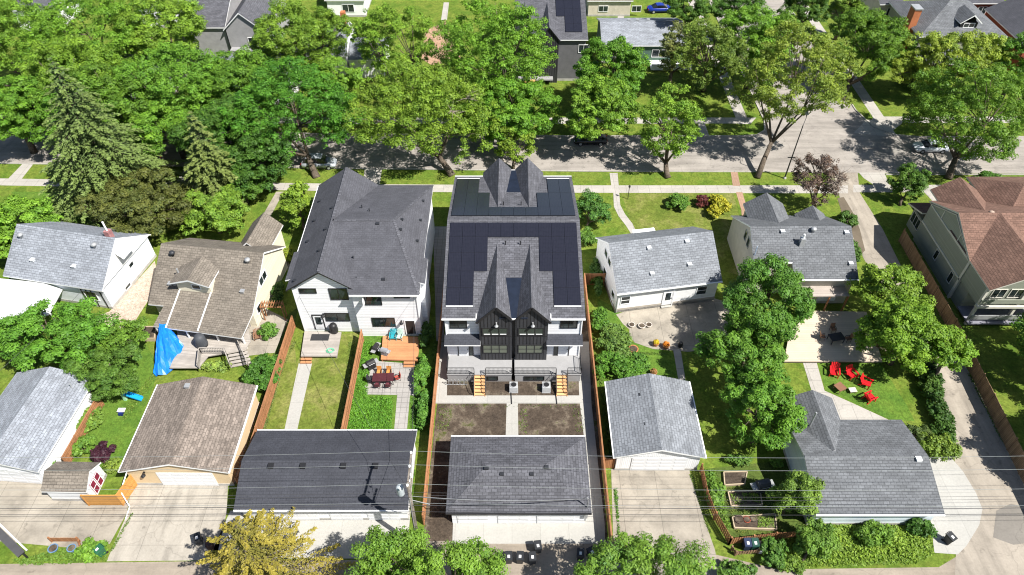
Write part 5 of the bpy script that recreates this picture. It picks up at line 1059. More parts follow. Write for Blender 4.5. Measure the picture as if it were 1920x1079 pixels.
cover('weeds', 'grass strip growing in the joint of the old driveway', [(1149, 915), (1158, 915), (1164, 1010), (1158, 1010)], 900, .2, .1, (.08, .2, .02))
cover('weeds', 'weeds under the orange fence behind the bare soil yard', [(812, 640), (822, 640), (806, 900), (797, 900)], 1500, .3, .1, (.11, .2, .03))
cover('garden_plants', 'mixed garden plants between the low fence and raised beds', [(1320, 880), (1345, 880), (1372, 990), (1356, 1000)], 2000, .4, .12, (.13, .23, .03))
cover('ivy', 'climbing greenery along the right side of the long garage', [(770, 840), (779, 840), (777, 955), (768, 955)], 1500, .8, .1, (.08, .2, .02))

for i, (poly, n_, h_, c_) in enumerate((([(652, 640), (668, 640), (648, 806), (640, 806)], 900, .3, (.13, .2, .035)), ([(548, 640), (556, 640), (530, 700), (500, 806), (490, 806)], 1500, .25, (.16, .2, .05)), ([(818, 758), (1085, 758), (1085, 764), (818, 764)], 160, .12, (.10, .15, .035)),
   ([(822, 765), (850, 765), (842, 815), (818, 812)], 260, .15, (.12, .17, .04)), ([(1070, 765), (1092, 765), (1096, 812), (1078, 812)], 120, .15, (.12, .17, .04)), ([(974, 765), (990, 765), (990, 815), (976, 815)], 110, .12, (.12, .19, .035)),
   ([(1812, 700), (1820, 700), (1885, 815), (1935, 905), (1925, 912), (1870, 815)], 2500, .25, (.10, .17, .03)), ([(205, 1035), (245, 962), (252, 962), (212, 1035)], 700, .25, (.11, .19, .03)), ([(225, 775), (285, 700), (300, 700), (240, 790), (228, 790)], 900, .18, (.13, .2, .03)),
   ([(1186, 660), (1250, 662), (1250, 667), (1186, 666)], 400, .15, (.11, .19, .03)), ([(1292, 890), (1300, 890), (1335, 1000), (1328, 1000)], 900, .22, (.13, .2, .035)), ([(1120, 700), (1132, 700), (1150, 880), (1142, 880)], 900, .3, (.10, .18, .03)))):
    cover('grass_tufts', 'ragged tufts of longer grass '+('right of the orange fence in the weedy yard', 'right of the fence beside the pale garden path', 'where the bare soil meets the duplex walk', 'in the left corner of the bare soil', 'in the right corner of the bare soil', 'beside the central duplex path', 'between the alley and the brown board fence', 'between the two left driveways', 'along the left wall of the tan garage', 'at the front edge of the round patio', 'along the old driveway by the picket fence', 'between the orange fence and the grey gabled garage')[i], poly, n_, h_, .1, c_)

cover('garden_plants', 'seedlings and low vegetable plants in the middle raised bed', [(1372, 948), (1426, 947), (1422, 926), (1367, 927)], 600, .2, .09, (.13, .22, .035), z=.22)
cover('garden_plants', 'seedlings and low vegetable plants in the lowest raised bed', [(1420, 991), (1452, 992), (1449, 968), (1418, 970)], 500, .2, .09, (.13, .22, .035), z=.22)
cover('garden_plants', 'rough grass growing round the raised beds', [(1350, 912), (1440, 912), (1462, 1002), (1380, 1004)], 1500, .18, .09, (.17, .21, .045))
# ================================================================ FENCES
def fence(label, pts, h, m, step=2.4, post=True, gap=False, px=True, name='board_fence', cat='fence', cap=True, zs=None):
    q = [P(a, b, 0) if px else Vector((a, b, 0)) for a, b in pts]; t = thing(name, label, cat, q[0])
    for a, b in zip(q, q[1:]):
        L_ = (b-a).length; n = max(1, round(L_/step)); d = (b-a)/n; u = d.normalized(); nn = Vector((-u.y, u.x, 0))
        for i in range(n):
            s = a+d*i+u*.05; e = a+d*(i+1)-u*.05; mb = MB(); hh = h+random.uniform(-.03, .03)
            if gap:
                k = int((e-s).length/.2)
                for j in range(k): c = s.lerp(e, (j+.5)/k); mb.bar((c.x, c.y, .08), (c.x, c.y, hh), .02, .14, up=tuple(u))
            else:
                k = int((e-s).length/.3)
                for j in range(k): c0 = s.lerp(e, j/k); c1 = s.lerp(e, (j+.97)/k); z = hh+random.uniform(-.015, .015); mb.bar((c0.x, c0.y, z/2+.03), (c1.x, c1.y, z/2+.03), .03+.006*(j % 2), z-.06)
            for z in (.35, h*.55, h-.2): a0 = s+nn*.045; b0 = e+nn*.045; mb.bar((a0.x, a0.y, z), (b0.x, b0.y, z), .045, .09)
            if cap: mb.bar((s.x, s.y, hh+.02), (e.x, e.y, hh+.02), .13, .035)
            mb.build('panel', m, t, world=True)
            p = a+d*i; MB().box(p.x-.06, p.y-.06, 0, p.x+.06, p.y+.06, h+.1).build('post', m, t, world=True)
    p = q[-1]; MB().box(p.x-.06, p.y-.06, 0, p.x+.06, p.y+.06, h+.1).build('post', m, t, world=True)
    return t
fence('long orange cedar fence left of the new duplex', [(-7.5, 60), (-7.45, 28.2)], 1.75, fence_wood, px=False)
fence('long orange cedar fence right of the new duplex', [(8.12, 57), (8.12, 26.2)], 1.75, fence_wood, px=False)
fence('orange fence between the grey deck and orange deck yards', [(-15.6, 48.6), (-15.6, 36.6)], 1.8, fence_wood, px=False)
fence('orange fence left of the striped lawn yard', [(-23.2, 50.5), (-23.6, 34.5), (-23.9, 31.5)], 1.8, fence_wood, px=False)
fence('short orange gate fence in front of the duplex side yard at right', [(8.3, 57), (10.4, 57)], 1.7, fence_wood, px=False)
fence('short orange fence between the long fence and the grey gabled garage', [(8.3, 33.6), (9.1, 33.6)], 1.6, fence_wood, px=False)
fence('weathered brown board fence beside the alley', [(46.8, 64.5), (46.6, 50), (45.8, 38), (45.1, 28)], 1.9, fence_old, px=False, cap=False)
fence('rust coloured fence beside the pale grey garage', [(195, 760), (130, 875)], 1.5, fence_wood)
yw = bands('yellow_cedar', (.50, .25, .07), .16, 1, .55, .08, .7, .1)
fence('golden horizontal board fence in front of the shed', [(168, 948), (232, 948), (262, 905)], 1.7, yw)
fence('low golden planter fence holding the blue pots by the lane', [(98, 1016), (150, 1016), (156, 1034)], .7, fence_wood, name='low_fence', cap=False)
fence('curving picket fence right of the old driveway', [(1312, 885), (1322, 935), (1338, 975), (1366, 1022)], 1.3, fence_wood, gap=True, name='picket_fence', cap=False)
fence('picket fence between the raised beds and the bin corner', [(1366, 1022), (1450, 1012), (1498, 1008)], 1.2, fence_wood, gap=True, name='picket_fence', cap=False)
fence('small pale rail around the bin corner', [(1370, 1032), (1378, 1042), (1420, 1038)], .7, fence_old, gap=True, name='picket_fence', cap=False)
ar = thing('garden_arbor', 'small slatted cedar arbor between cream house and white semi', 'arbor', P(518, 597))
for i in range(9): MB().bar((-1.1+i*.27, -.5, 2.2), (-1.1+i*.27, .5, 2.2), .07, .12).build('slat', fence_wood, ar)
mb = MB(); [mb.bar((x, y, 0), (x, y, 2.1), .1, .1, up=(0, 1, 0)) for x in (-1.1, 1.1) for y in (-.3, .3)]; [mb.bar((-1.2, y, 2.08), (1.2, y, 2.08), .06, .12) for y in (-.3, .3)]; mb.build('frame', fence_wood, ar)
# ================================================================ POLES AND WIRES
pole_wood = soil('pole_wood', [(.3, (.13, .115, .10)), (.7, (.24, .21, .18))], 1.5, 5)
up = thing('utility_pole', 'grey wooden utility pole with transformer and crossarm beside the long garage', 'utility pole', (-7.75, 26.2, 0))
MB().tube([(0, 0, 0), (.12, 0, 5.5), (.2, 0, 10.6)], [.19, .16, .12], 10).build('pole', pole_wood, up, smooth=True)
MB().box(.14, -.4, 10.4, .26, 2.6, 10.55).build('crossarm', pole_wood, up); MB().box(.14, -.35, 9.0, .26, 1.2, 9.12).build('crossarm', pole_wood, up)
MB().lathe((-.5, .15, 8.7), [(.27, 0), (.29, .08), (.29, .95), (.2, 1.05), (.05, 1.12)], 16).build('transformer', plain('transformer_grey', (.40, .44, .47), .4, .4), up, smooth=False)
for y in (-.25, 1.3, 2.45): MB().lathe((.2, y, 10.55), [(.06, 0), (.1, .06), (.06, .12), (.1, .18), (.03, .28)], 8).build('insulator', white_trim, up)
for y in (-.2, .5, 1.0): MB().lathe((-.4 if y < 0 else .2, y, 9.85), [(.05, 0), (.07, .1), (.02, .3)], 8).build('insulator', white_trim, up)
MB().bar((.2, 0, 8.0), (1.6, -.3, 7.9), .05, .05).build('bracket', grey_metal, up)
mb = MB(); mb.tube([(.0, -.2, .1), (.08, -.2, 5), (.15, -.18, 8.6)], .035, 6); mb.build('conduit', grey_metal, up)
wire_m = plain('wire_alu', (.55, .56, .57), .35, .5, .7); wire_d = plain('wire_dark', (.06, .06, .065), .6)
def wire(label, pts, sag, r, m=None, n=14):
    mb = MB(); pts = [Vector(p) for p in pts]
    for a, b in zip(pts, pts[1:]):
        q = [a.lerp(b, i/n)-Vector((0, 0, sag*4*(i/n)*(1-i/n))) for i in range(n+1)]; mb.tube(q, r, 5, cap=False)
    return tag(mb.build('power_line', m or wire_m), label, 'power line', 'overhead wires')
px_ = -7.55
for (lab, y, z, m, r, s) in (('bright overhead wire farthest from the lane on the pole crossarm', 28.65, 10.85, wire_m, .012, .9), ('bright overhead wire on the middle insulator of the crossarm', 27.5, 10.85, wire_m, .012, .8), ('bright overhead wire on the insulator next to the pole top', 25.95, 10.85, wire_m, .012, .9),
     ('dark upper secondary wire passing below the transformer', 26.3, 9.0, wire_d, .011, .7), ('dark lower secondary wire passing below the transformer', 26.25, 8.7, wire_d, .011, .8),
     ('thick dark telephone cable crossing in front of the garage doors', 26.1, 7.4, wire_d, .02, .5), ('pale support wire just above the telephone cable', 26.15, 7.65, wire_m, .014, .5), ('lowest dark cable crossing the driveways', 26.0, 6.6, wire_d, .013, .5)):
    wire(lab, [(-66, y, z), (px_, y, z), (50, y, z-.15), (110, y, z-.15)], s, r, m)
mast = P(1085, 940, 3.1)
wire('thin service cable from the pole to the hip roofed garage', [(px_, 26.2, 8.6), (5.9, 28.4, 4.1)], .5, .02, wire_m)
wire('second service cable from the pole to the hip roofed garage', [(px_, 26.3, 8.4), (5.9, 28.5, 3.95)], .7, .02, wire_d)
wire('service cable from the pole to the white semi wall', [(px_, 26.3, 8.8), (-9.8, 49.3, 6.0)], .9, .016, wire_d)
wire('service cable from the pole over the striped lawn', [(px_, 26.3, 8.8), (-21.5, 49.9, 5.5)], 1.2, .016, wire_d)
wire('dark service cable over the pale grey garage roof', [(-50, 26.3, 8.5), (-45.2, 52.6, 3.8)], .9, .016, wire_d)
ms = thing('service_mast', 'bent metal service mast at the corner of the hip roofed garage', 'service mast', (6.2, 28.35, 0))
MB().tube([(0, 0, .5), (0, 0, 4.2), (-.15, 0, 4.35), (-.3, 0, 4.2)], .05, 8).build('mast', grey_metal, ms); MB().box(-.2, -.2, 1.2, .1, .1, 1.9).build('meter_box', grey_metal, ms)
sl_ = thing('street_lamp', 'tall dark street lamp leaning over the intersection', 'street lamp', P(1471, 335))
MB().tube([(0, 0, 0), (.05, 0, 4), (.1, 0, 8.2)], [.1, .08, .06], 10).build('pole', black_metal, sl_); MB().tube([(.1, 0, 8.15), (.5, .7, 8.7), (.9, 1.6, 8.8)], .04, 8).build('arm', black_metal, sl_)
MB().box(.72, 1.5, 8.72, 1.08, 2.3, 8.9).build('lamp_head', grey_metal, sl_); MB().lathe((0, 0, 0), [(.22, 0), (.22, .12), (.12, .3)], 12).build('base', drive_new, sl_); MB().box(-.5, -.04, 3.3, .5, .04, 3.42).build('sign_arm', black_metal, sl_)
yl = thing('yard_lamp', 'small black garden lamp post beside the curved front path', 'lamp', P(1177, 374))
MB().tube([(0, 0, 0), (0, 0, 1.9)], .04, 8).build('post', black_metal, yl); MB().lathe((0, 0, 1.9), [(.08, 0), (.14, .05), (.14, .28), (.04, .36)], 8).build('lantern', black_metal, yl)
# ================================================================ CARS
def car(label, px, py, rz, paint, suv=False, loc=None, name='parked_car'):
    p = P(px, py) if loc is None else Vector(loc); t = thing(name, label, 'car', p, rz, 'parked cars')
    L_, Wd = (4.7, 1.85); H = 1.7 if suv else 1.42
    # stations along x: x, half width, z low, z belt, z roof, roof half width
    st = [(-L_/2, .62, .38, .70, None, 0), (-L_/2+.12, .82, .28, .88, None, 0), (-L_/2+(.25 if suv else .75), .9, .25, .98, .985, .70), (-L_/2+(.75 if suv else 1.5), .92, .25, .99, H, .62), (-.1, .925, .25, .97, H+.02, .64), (.55, .925, .25, .95, H-.06, .62), (1.25, .92, .25, .93, .935, .74), (1.7, .9, .26, .88, None, 0), (2.15, .84, .3, .76, None, 0), (L_/2, .6, .4, .58, None, 0)]
    b = MB(); wn = MB()
    rings = []
    for x, hw, z0, zb, zr, rw in st: rings.append([(x, -hw*.93, z0), (x, -hw, (z0+zb)/2), (x, -hw*.95, zb-.04), (x, -hw*.8, zb), (x, 0, zb+.03), (x, hw*.8, zb), (x, hw*.95, zb-.04), (x, hw, (z0+zb)/2), (x, hw*.93, z0)])
    i0 = len(b.v)
    for r in rings: b.v += r
    n = 9
    for k in range(len(rings)-1):
        for j in range(n): b.f.append((i0+k*n+j, i0+k*n+(j+1) % n, i0+(k+1)*n+(j+1) % n, i0+(k+1)*n+j)); b.m.append(0)
    b.f.append(tuple(range(i0, i0+n))); b.m.append(0); b.f.append(tuple(reversed(range(i0+(len(rings)-1)*n, i0+len(rings)*n)))); b.m.append(0)
    cab = [s for s in st if s[4]]
    for k in range(len(cab)-1):
        a, c = cab[k], cab[k+1]
        top = [(a[0], -a[5], a[4]), (a[0], a[5], a[4]), (c[0], c[5], c[4]), (c[0], -c[5], c[4])]
        (b if 0 < k < len(cab)-2 else wn).face(top[::-1] if True else top)
        for s in (-1, 1): wn.face([(a[0], s*a[1]*.84, a[3]-.02), (c[0], s*c[1]*.84, c[3]-.02), (c[0], s*c[5], c[4]), (a[0], s*a[5], a[4])])
    b.build('body', paint, t, smooth=True); wn.build('windows', glass('car_glass', (.012, .014, .016), .05), t)
    for x in (-1.4, 1.4):
        for s in (-1, 1):
            w = MB(); w.tube([(x, s*.72, .33), (x, s*.93, .33)], .33, 18); o = w.build('wheel', plain('tyre', (.015, .015, .016), .8), t); r = MB(); r.tube([(x, s*.90, .33), (x, s*.945, .33)], .2, 12); r.build('rim', grey_metal, o)
    for s in (-1, 1):
        MB().box(L_/2-.22, s*.5-.16, .56, L_/2-.06, s*.5+.16, .68).build('headlight', plain('lamp_lens', (.7, .72, .75), .15), t); MB().box(-L_/2-.01, s*.55-.14, .62, -L_/2+.1, s*.55+.14, .8).build('tail_light', plain('tail_red', (.3, .01, .01), .3), t)
        MB().box(.75, s*.93-.06, .9, .9, s*.93+.1*s+.06, 1.02).build('mirror', paint, t)
    return t
silver = plain('paint_silver', (.38, .41, .45), .25, .6, .3, dirt=.03); white_p = plain('paint_white', (.62, .66, .72), .25, .6, dirt=.03); blackp = plain('paint_black', (.012, .013, .016), .2, .6); bluep = plain('paint_blue', (.01, .03, .25), .25, .6)
car('silver parked estate car in tree shade beside the boulevard', 600, 312, 0, silver, True)
car('black parked suv under the trees near the left spruces', 270, 306, math.pi, blackp, True)
car('pale silver white car in the street under the right elm', 1742, 282, math.pi, white_p)
car('black car at the far kerb under the light green tree', 1106, 268, math.pi, blackp)
car('bright blue car at the top edge behind the long bungalow', 1237, 22, .1, bluep)
# ================================================================ BINS
binm = plain('bin_black', (.018, .02, .024), .45, .4, dirt=.2); bing = plain('bin_green', (.02, .10, .05), .45, .4); lab_m = plain('bin_sticker', (.7, .7, .7), .6)
def wheelie(label, px, py, rz, m=None, s=1.0, proto={}):
    p = P(px, py); t = thing('wheelie_bin', label, 'bin', p, rz, 'wheeled bins'); t.scale = (s, s, s)
    b = MB(); b.poly([(-.22, -.24, .06), (.22, -.24, .06), (.22, .26, .06), (-.22, .26, .06), (-.29, -.32, .98), (.29, -.32, .98), (.29, .36, .98), (-.29, .36, .98)], [(3,2,1,0), (4,5,6,7), (0,1,5,4), (1,2,6,5), (2,3,7,6), (3,0,4,7)]); b.build('body', m or binm, t)
    l = MB(); l.poly([(-.31, -.35, .98), (.31, -.35, .98), (.31, .38, 1.0), (-.31, .38, 1.0), (-.29, -.32, 1.04), (.29, -.32, 1.04), (.29, .36, 1.12), (-.29, .36, 1.12)], [(3,2,1,0), (4,5,6,7), (0,1,5,4), (1,2,6,5), (2,3,7,6), (3,0,4,7)])
    o = l.build('lid', m or binm, t); q = MB(); q.poly([(-.1, -.18, 1.062), (.1, -.18, 1.062), (.1, .06, 1.091), (-.1, .06, 1.091), (-.1, -.18, 1.05), (.1, -.18, 1.05), (.1, .06, 1.07), (-.1, .06, 1.07)], [(0,1,2,3), (4,5,1,0), (5,6,2,1), (6,7,3,2), (7,4,0,3)]); q.build('sticker', lab_m, o)
    MB().tube([(-.27, .42, .98), (.27, .42, .98)], .025, 8).build('handle', m or binm, t)
    for x in (-.22, .22): MB().tube([(x-.03, .3, .11), (x+.03, .3, .11)], .11, 12).build('wheel', black_metal, t)
    return t
for lab, x, y, rz, m in (('black bin leftmost of the row of three below the hip roofed garage', 954, 1053, .03, None), ('black bin in the middle of the row of three below the garage', 975, 1053, -.05, None), ('black bin rightmost of the row of three below the garage', 998, 1054, .1, None), ('black bin standing behind the row of three', 1008, 1033, .12, None),
   ('black bin left of the pair beside the lane tree', 1087, 1047, -.06, None), ('tilted black bin right of the pair beside the lane tree', 1108, 1045, .5, None), ('black bin half hidden by the leaves of the lane tree', 1127, 1037, .05, None),
   ('dark blue bin in the fenced bin corner', 1397, 1028, 0, plain('bin_navy', (.02, .03, .07), .4)), ('dark green bin beside the blue bin in the fenced corner', 1411, 1028, 0, plain('bin_dgreen', (.015, .06, .045), .4)),
   ('lone black bin on the garage apron at lower right', 1775, 1017, .5, None), ('black bin on the beige driveway left of the golden conifer', 376, 1018, .45, None), ('green bin with black lid beside the leafy bush on the lane', 193, 1040, -.6, bing)):
    wheelie(lab, x, y, rz, m)
t = thing('wheelie_bin', 'brown small bin next to the black bin under the golden conifer', 'bin', P(397, 1028), .3, 'wheeled bins'); MB().extr([(-.2, 0), (-.26, .8), (.26, .8), (.2, 0)], -.22, .22, 'y').build('body', plain('bin_brown', (.06, .035, .03), .5), t); MB().box(-.28, -.25, .8, .28, .27, .87).build('lid', plain('bin_brown', (.06, .035, .03), .5), t)
bagm = plain('bag_white', (.62, .64, .66), .5, .3, dirt=.2)
for i, (lab, x, y) in enumerate((('white stuffed bag beside the green bin', 1422, 1022), ('white bag against the round shrub', 1431, 1023), ('white bag in front of the other bags', 1423, 1034))):
    t = MB(); t.lathe(P(x, y), [(.22, 0), (.3, .15), (.27, .36), (.12, .5), (.06, .56)], 10); o = t.build('refuse_bag', bagm, smooth=True); tag(o, lab, 'bag', 'white bags')
# ================================================================ YARD THINGS
redp = plain('red_plastic', (.55, .012, .018), .45, .4); 
def adirondack(label, px, py, rz, m, s=1, z=0, group='adirondack chairs'):
    t = thing('garden_chair', label, 'chair', P(px, py, z), rz, group); t.scale = (s, s, s)
    b = MB(); b.poly([(-.28, -.38, .36), (.28, -.38, .36), (.26, .22, .24), (-.26, .22, .24), (-.28, -.38, .32), (.28, -.38, .32), (.26, .22, .2), (-.26, .22, .2)], [(0,1,2,3), (7,6,5,4), (4,5,1,0), (5,6,2,1), (6,7,3,2), (7,4,0,3)]); b.build('seat', m, t)
    b = MB()
    for i in range(5): a = (i-2)*.115; h = .95-.05*abs(i-2); b.bar((a*.9, .2, .24), (a*1.25, .52, h), .1, .025, up=(0, 1, 0))
    b.build('backrest', m, t)
    for s_ in (-1, 1):
        MB().box(s_*.34-.06, -.42, .53, s_*.34+.06, .35, .56).build('armrest', m, t); MB().box(s_*.33-.03, -.38, 0, s_*.33+.03, -.3, .53).build('leg', m, t); MB().bar((s_*.3, .1, .25), (s_*.3, .42, 0), .04, .07).build('leg', m, t)
    return t
adirondack('red garden chair nearest the deck, leftmost of four', 1562, 702, -.3, redp, 1.25); adirondack('red garden chair second from the left by the deck', 1594, 706, .35, redp, 1.25); adirondack('red garden chair half in tree shade', 1621, 722, .9, redp, 1.25); adirondack('bright sunlit red garden chair facing the fire pit', 1628, 750, 2.0, redp, 1.25)
adirondack('turquoise plastic chair against the white semi wall', 738, 634, 0, plain('teal_plastic', (.03, .30, .36), .4), 1, .45, 'deck chairs'); adirondack('pale mint plastic chair against the white semi wall', 750, 634, -.15, plain('mint_plastic', (.38, .5, .45), .4), 1, .45, 'deck chairs')
adirondack('brown wicker chair on the paved side yard', 484, 634, .3, plain('wicker_brown', (.22, .12, .07), .7), 1, 0, 'side yard chairs')
def stable(name, label, cat, px, py, rz, w, d, h, mt, ml, z=0, group=None):
    t = thing(name, label, cat, P(px, py, z), rz, group); MB().box(-w/2, -d/2, h-.05, w/2, d/2, h).build('tabletop', mt, t)
    for x in (-1, 1):
        for y in (-1, 1): MB().box(x*(w/2-.08)-.03, y*(d/2-.08)-.03, 0, x*(w/2-.08)+.03, y*(d/2-.08)+.03, h-.05).build('leg', ml, t)
    return t
stable('fire_table', 'square brick coloured fire pit table among the red chairs', 'table', 1572, 732, .5, .9, .9, .6, plain('pit_brown', (.2, .1, .06), .8), fence_old); stable('side_table', 'small pale slatted table between fire pit and red chair', 'table', 1597, 735, .1, .7, .55, .35, plain('pale_table', (.5, .5, .42), .7), fence_old)
tabm = plain('table_maroon', (.07, .02, .025), .35)
stable('dining_table', 'long dark red patio dining table on the pavers', 'table', 720, 716, .03, 2.1, 1.0, .74, tabm, black_metal)
def pchair(label, px, py, rz, m, z=0):
    t = thing('patio_chair', label, 'chair', P(px, py, z), rz, 'patio dining chairs'); MB().box(-.25, -.25, .42, .25, .25, .47).build('seat', m, t); MB().bar((0, .25, .47), (0, .34, .98), .48, .04, up=(0, 1, 0)).build('backrest', m, t)
    for x in (-.23, .23):
        MB().bar((x, -.23, 0), (x, -.23, .62), .03, .03, up=(0, 1, 0)).build('leg', black_metal, t); MB().bar((x, .23, 0), (x, .23, .62), .03, .03, up=(0, 1, 0)).build('leg', black_metal, t)
        MB().box(x-.03, -.25, .62, x+.03, .25, .65).build('armrest', black_metal, t)
cb = plain('cushion_black', (.03, .03, .035), .7); co = plain('cushion_orange', (.5, .22, .06), .7); cr_ = plain('cushion_red', (.35, .07, .05), .7); cm = plain('cushion_maroon', (.12, .03, .04), .7)
for a in (('orange seated chair on the far side of the dining table, left', 712, 703, 0, co), ('orange seated chair on the far side of the dining table, right', 730, 703, 0, co), ('maroon chair on the near side of the dining table, left', 709, 727, math.pi, cm), ('maroon chair on the near side of the dining table, right', 729, 727, math.pi, cm), ('black chair at the left end of the dining table', 696, 717, 1.4, cb), ('red cushioned chair turned away at the right end', 746, 713, -1.2, cr_)): pchair(*a)
def grill(name, label, px, py, rz, m, z=0, round_=False, s=1.0):
    t = thing(name, label, 'barbecue', P(px, py, z), rz, 'barbecues'); t.scale = (s, s, s)
    if round_:
        MB().lathe((0, 0, 0), [(.42, 0), (.46, .3), (.42, .7), (.4, .95), (.3, 1.12), (.1, 1.2)], 14).build('cover', m, t, smooth=True); return t
    MB().extr([(-.3, .75), (-.3, .98), (-.15, 1.16), (.15, 1.16), (.3, .98), (.3, .75)], -.42, .42, 'x').build('hood', m, t); MB().box(-.8, -.27, .72, .8, .27, .76).build('side_shelf', grey_metal, t); MB().box(-.42, -.28, .1, .42, .28, .72).build('cabinet', m, t)
    MB().tube([(-.3, -.36, .92), (.3, -.36, .92)], .02, 6).build('handle', grey_metal, t); return t
grill('kettle_barbecue', 'black round covered barbecue on the grey deck', 627, 622, 0, black_metal, .45, True); grill('barbecue', 'black gas barbecue on the pavers left of the dining table', 697, 690, .6, black_metal)
grill('barbecue', 'black covered barbecue against the orange deck', 706, 660, 1.2, black_metal, 0, False, .9); grill('barbecue', 'silver topped barbecue on the orange deck corner', 722, 665, -.3, plain('cover_grey', (.25, .26, .28), .6), .4, False, .8)
grill('barbecue', 'large dark covered barbecue on the raised deck of the cream house', 380, 648, .4, plain('cover_slate', (.06, .065, .075), .6), .8, True, 1.35)
grill('kettle_barbecue', 'small black kettle grill in shade at the end of the concrete patio', 1275, 650, 0, black_metal, 0, True, .6); grill('barbecue', 'dark covered box in the garden beyond the raised beds', 1425, 920, .2, plain('cover_slate', (.06, .065, .075), .6), 0, False, 1.3)
MB_ = MB().box(-.95, -.45, 0, .95, .45, .015); t = MB_.build('door_mat', plain('mat_black', (.03, .03, .033), .95)); t.location = P(600, 633, .462); tag(t, 'black door mat on the grey deck', 'mat')
hs = MB(); rr = []; 
for i in range(60): a = i*.42; r = .45-.004*i; rr.append((r*math.cos(a), r*math.sin(a)*.8, .02+.0008*i))
hs.tube(rr, .022, 5); t = hs.build('garden_hose', plain('hose_green', (.15, .45, .28), .5)); t.location = P(619, 658, .47); tag(t, 'pale green coiled garden hose on the grey deck', 'hose')
# tarp
q = []; apex = P(306, 607, 2.3); n = 26
ring = [P(a, b, .25) for a, b in [(300, 655), (288, 700), (293, 706), (318, 700), (340, 680), (354, 662), (345, 648), (330, 630), (318, 618)]]
mb = MB(); rows = 10; pr_ = []
def lerp_ring(t): t = t*(len(ring)-1); i = min(int(t), len(ring)-2); return ring[i].lerp(ring[i+1], t-i)
for r in range(rows+1):
    f = r/rows; row = []
    for j in range(n+1):
        e = lerp_ring(j/n); tp = apex+Vector(((j/n-.5)*.9, -.1*math.sin(j/n*math.pi), 0)); p = tp.lerp(e, f); p.z += .55*math.sin(f*math.pi)*math.sin(j/n*math.pi)*1.0+.13*math.sin(j*1.9)*f+.08*math.sin(j*4.1+r)*f; p.x += .05*math.sin(r*2+j); row.append(tuple(p))
    pr_.append(row)
for r in range(rows):
    for j in range(n): mb.face([pr_[r][j], pr_[r+1][j], pr_[r+1][j+1], pr_[r][j+1]])
t = mb.build('blue_tarp', bands('tarp_blue', (.01, .17, .66), .5, 0, .8, .05, .35, .15), smooth=False); tag(t, 'crumpled bright blue tarp draped beside the raised deck', 'tarp')
# slide
s = thing('play_slide', 'small blue and green plastic play slide on the lawn', 'slide', P(240, 748), 0); tq = plain('slide_blue', (.01, .28, .62), .35)
MB().bar((0, 0, .9), (1.5, -.15, .12), .5, .05).build('chute', tq, s); MB().bar((0, .24, .98), (1.5, .09, .2), .05, .16).build('side_wall', tq, s); MB().bar((0, -.24, .98), (1.5, -.39, .2), .05, .16).build('side_wall', tq, s); MB().box(-.3, -.25, 0, -.02, .25, .9).build('ladder', plain('slide_green', (.35, .62, .4), .4), s)
t = thing('toy_seat', 'small white and navy plastic toy seat on the lawn below the slide', 'toy', P(229, 775)); MB().box(-.35, -.1, .3, .35, .35, .36).build('top', white_trim, t); MB().box(-.18, -.35, 0, .2, .1, .3).build('base', plain('navy', (.01, .02, .12), .4), t)
# pots
terra = plain('terracotta', (.42, .17, .07), .8)
def pot(label, px, py, m, r=.3, h=.4, plant=None, z=0):
    t = thing('flower_pot', label, 'pot', P(px, py, z), 0, 'garden pots'); MB().lathe((0, 0, 0), [(r*.65, 0), (r*.95, h*.85), (r*1.08, h*.86), (r*1.08, h), (r*.9, h), (r*.88, h*.93), (.01, h*.92)], 14).build('pot', m, t, smooth=False)
    MB().lathe((0, 0, 0), [(r*.86, h*.9), (r*.86, h*.975), (r*.3, h*1.0)], 12).build('soil', dirt_m, t)
    if plant:
        cl = np.array([[0, 0, h+.1]])+np.array(t.location); C, U, V, T = leafcloud(cl, [r*.95], 600, .09, shell=(0, 1.0)); quads_mesh('flowers', C, U, V, T, leafmat(plant, .2), t, t.location)
for a in (('orange pot with yellow flowers at the patio edge', 1229, 648, terra, .33, .45, (.6, .45, .02)), ('orange pot with orange flowers at the patio edge', 1248, 652, terra, .36, .45, (.55, .2, .02)), ('white stone planter leftmost on the concrete patio', 1184, 612, plain('stone_white', (.55, .5, .45), .8), .33, .3), ('white stone planter in the middle of the concrete patio', 1203, 614, plain('stone_white', (.55, .5, .45), .8), .36, .3), ('white stone planter rightmost of the three on the patio', 1216, 612, plain('stone_white', (.55, .5, .45), .8), .33, .3), ('terracotta planter behind the grey gabled garage ridge', 1225, 702, terra, .33, .4, (.2, .12, .05)), ('round brick planter ring on the lawn edge', 1187, 657, terra, .5, .25),
   ('blue glazed pot in the golden planter fence near its corner', 138, 1032, plain('pot_blue', (.12, .22, .36), .4), .34, .45), ('blue glazed pot in the golden planter fence nearest the dark trailer edge', 103, 1032, plain('pot_blue', (.12, .22, .36), .4), .38, .4),
   ('round dark pot in the lowest raised bed, left', 1385, 977, plain('pot_dark', (.08, .06, .05), .8), .38, .3), ('red round pot in the lowest raised bed', 1399, 977, plain('pot_red', (.3, .07, .04), .8), .3, .3), ('small dark pot in the lowest raised bed, right', 1411, 976, plain('pot_dark', (.08, .06, .05), .8), .27, .3), ('round dark pot in the middle raised bed', 1386, 938, plain('pot_dark', (.08, .06, .05), .8), .38, .3), ('small pot in the middle raised bed', 1403, 941, plain('pot_dark', (.08, .06, .05), .8), .27, .3)): pot(*a)
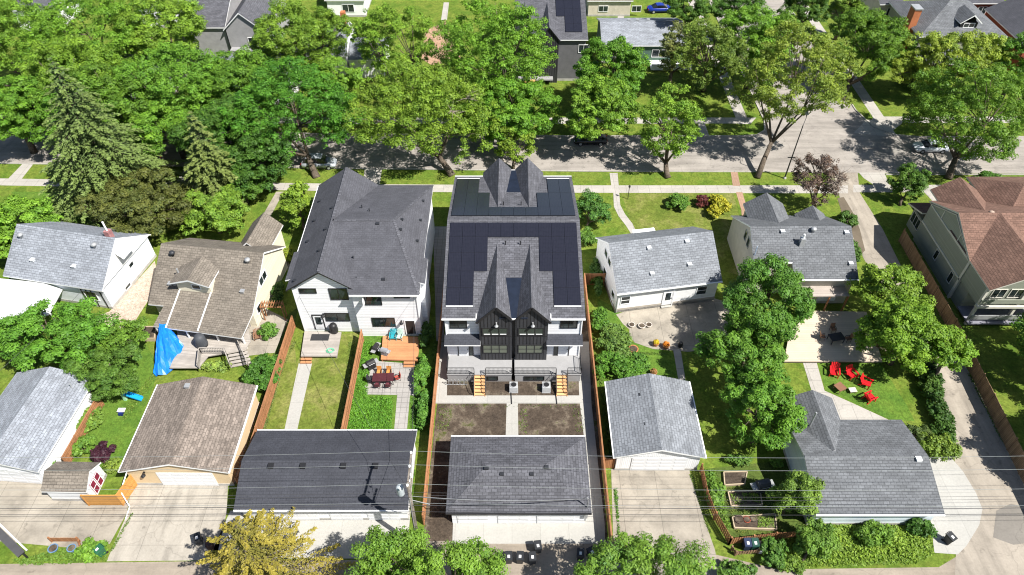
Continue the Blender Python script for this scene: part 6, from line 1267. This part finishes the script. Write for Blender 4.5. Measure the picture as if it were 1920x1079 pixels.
def bed(label, px4, h=.28):
    q = [P(a, b) for a, b in px4]; t = thing('raised_bed', label, 'planter box', q[0], 0, 'raised garden beds')
    for a, b in zip(q, q[1:]+q[:1]): MB().bar((a.x, a.y, h/2), (b.x, b.y, h/2), .09, h).build('side_board', plain('bed_board', (.42, .34, .24), .85), t, world=True)
    c = sum(q, Vector())/4; MB().prism([((p.x-c.x)*.97+c.x, (p.y-c.y)*.97+c.y) for p in q], .02, h-.08).build('soil', dirt_m, t, world=True)
bed('upper raised bed with tan soil beyond the curved fence', [(1358, 912), (1395, 910), (1400, 887), (1356, 888)]); bed('middle raised bed holding a round pot', [(1370, 951), (1428, 950), (1424, 924), (1364, 925)]); bed('lowest raised bed near the picket fence with three pots', [(1376, 992), (1455, 995), (1452, 966), (1372, 972)])
bed('cedar planter box beside the cream house notch', [(268, 640), (292, 640), (296, 618), (274, 618)], .5)
t = stable('patio_table', 'dark patio table with chairs in tree shade on the pale sun deck', 'table', 1565, 640, .2, 1.5, 1.0, .72, black_metal, black_metal, .4)
for i, (lab, x, y, r) in enumerate((('brown patio chair at the left of the sun deck table', 1540, 636, 1.4), ('brown patio chair behind the sun deck table', 1560, 622, .1), ('brown patio chair at the right of the sun deck table', 1588, 640, -1.4))): pchair(lab, x, y, r, plain('wicker_brown', (.22, .12, .07), .7), .4)
sw = thing('downspout_pipe', 'white bent drain pipe running along the golden fence onto the driveway', 'pipe', P(232, 900)); a, b, c, d = P(238, 885, 2.3), P(226, 922, 1.4), P(243, 950, .2), P(235, 975, .06); MB().tube([a, b, c, d], .055, 8).build('pipe', white_trim, sw, world=True)
cs = thing('car_canopy', 'white tipped trailer edge at the lower left corner over the planter', 'trailer', P(20, 1000, 0)); a, b = P(-30, 955, 1.2), P(48, 1030, 1.2); MB().bar(a, b, .12, .5).build('rail', white_trim, cs, world=True); MB().bar(a+Vector((-.35, -.3, -.3)), b+Vector((-.35, -.3, -.3)), .6, .06).build('bed_floor', plain('trailer_dark', (.07, .07, .075), .6), cs, world=True)
for p in (a, b): MB().bar((p.x-.3, p.y-.2, 0), (p.x-.3, p.y-.2, .9), .12, .12, up=(0, 1, 0)).build('stand', black_metal, cs, world=True)
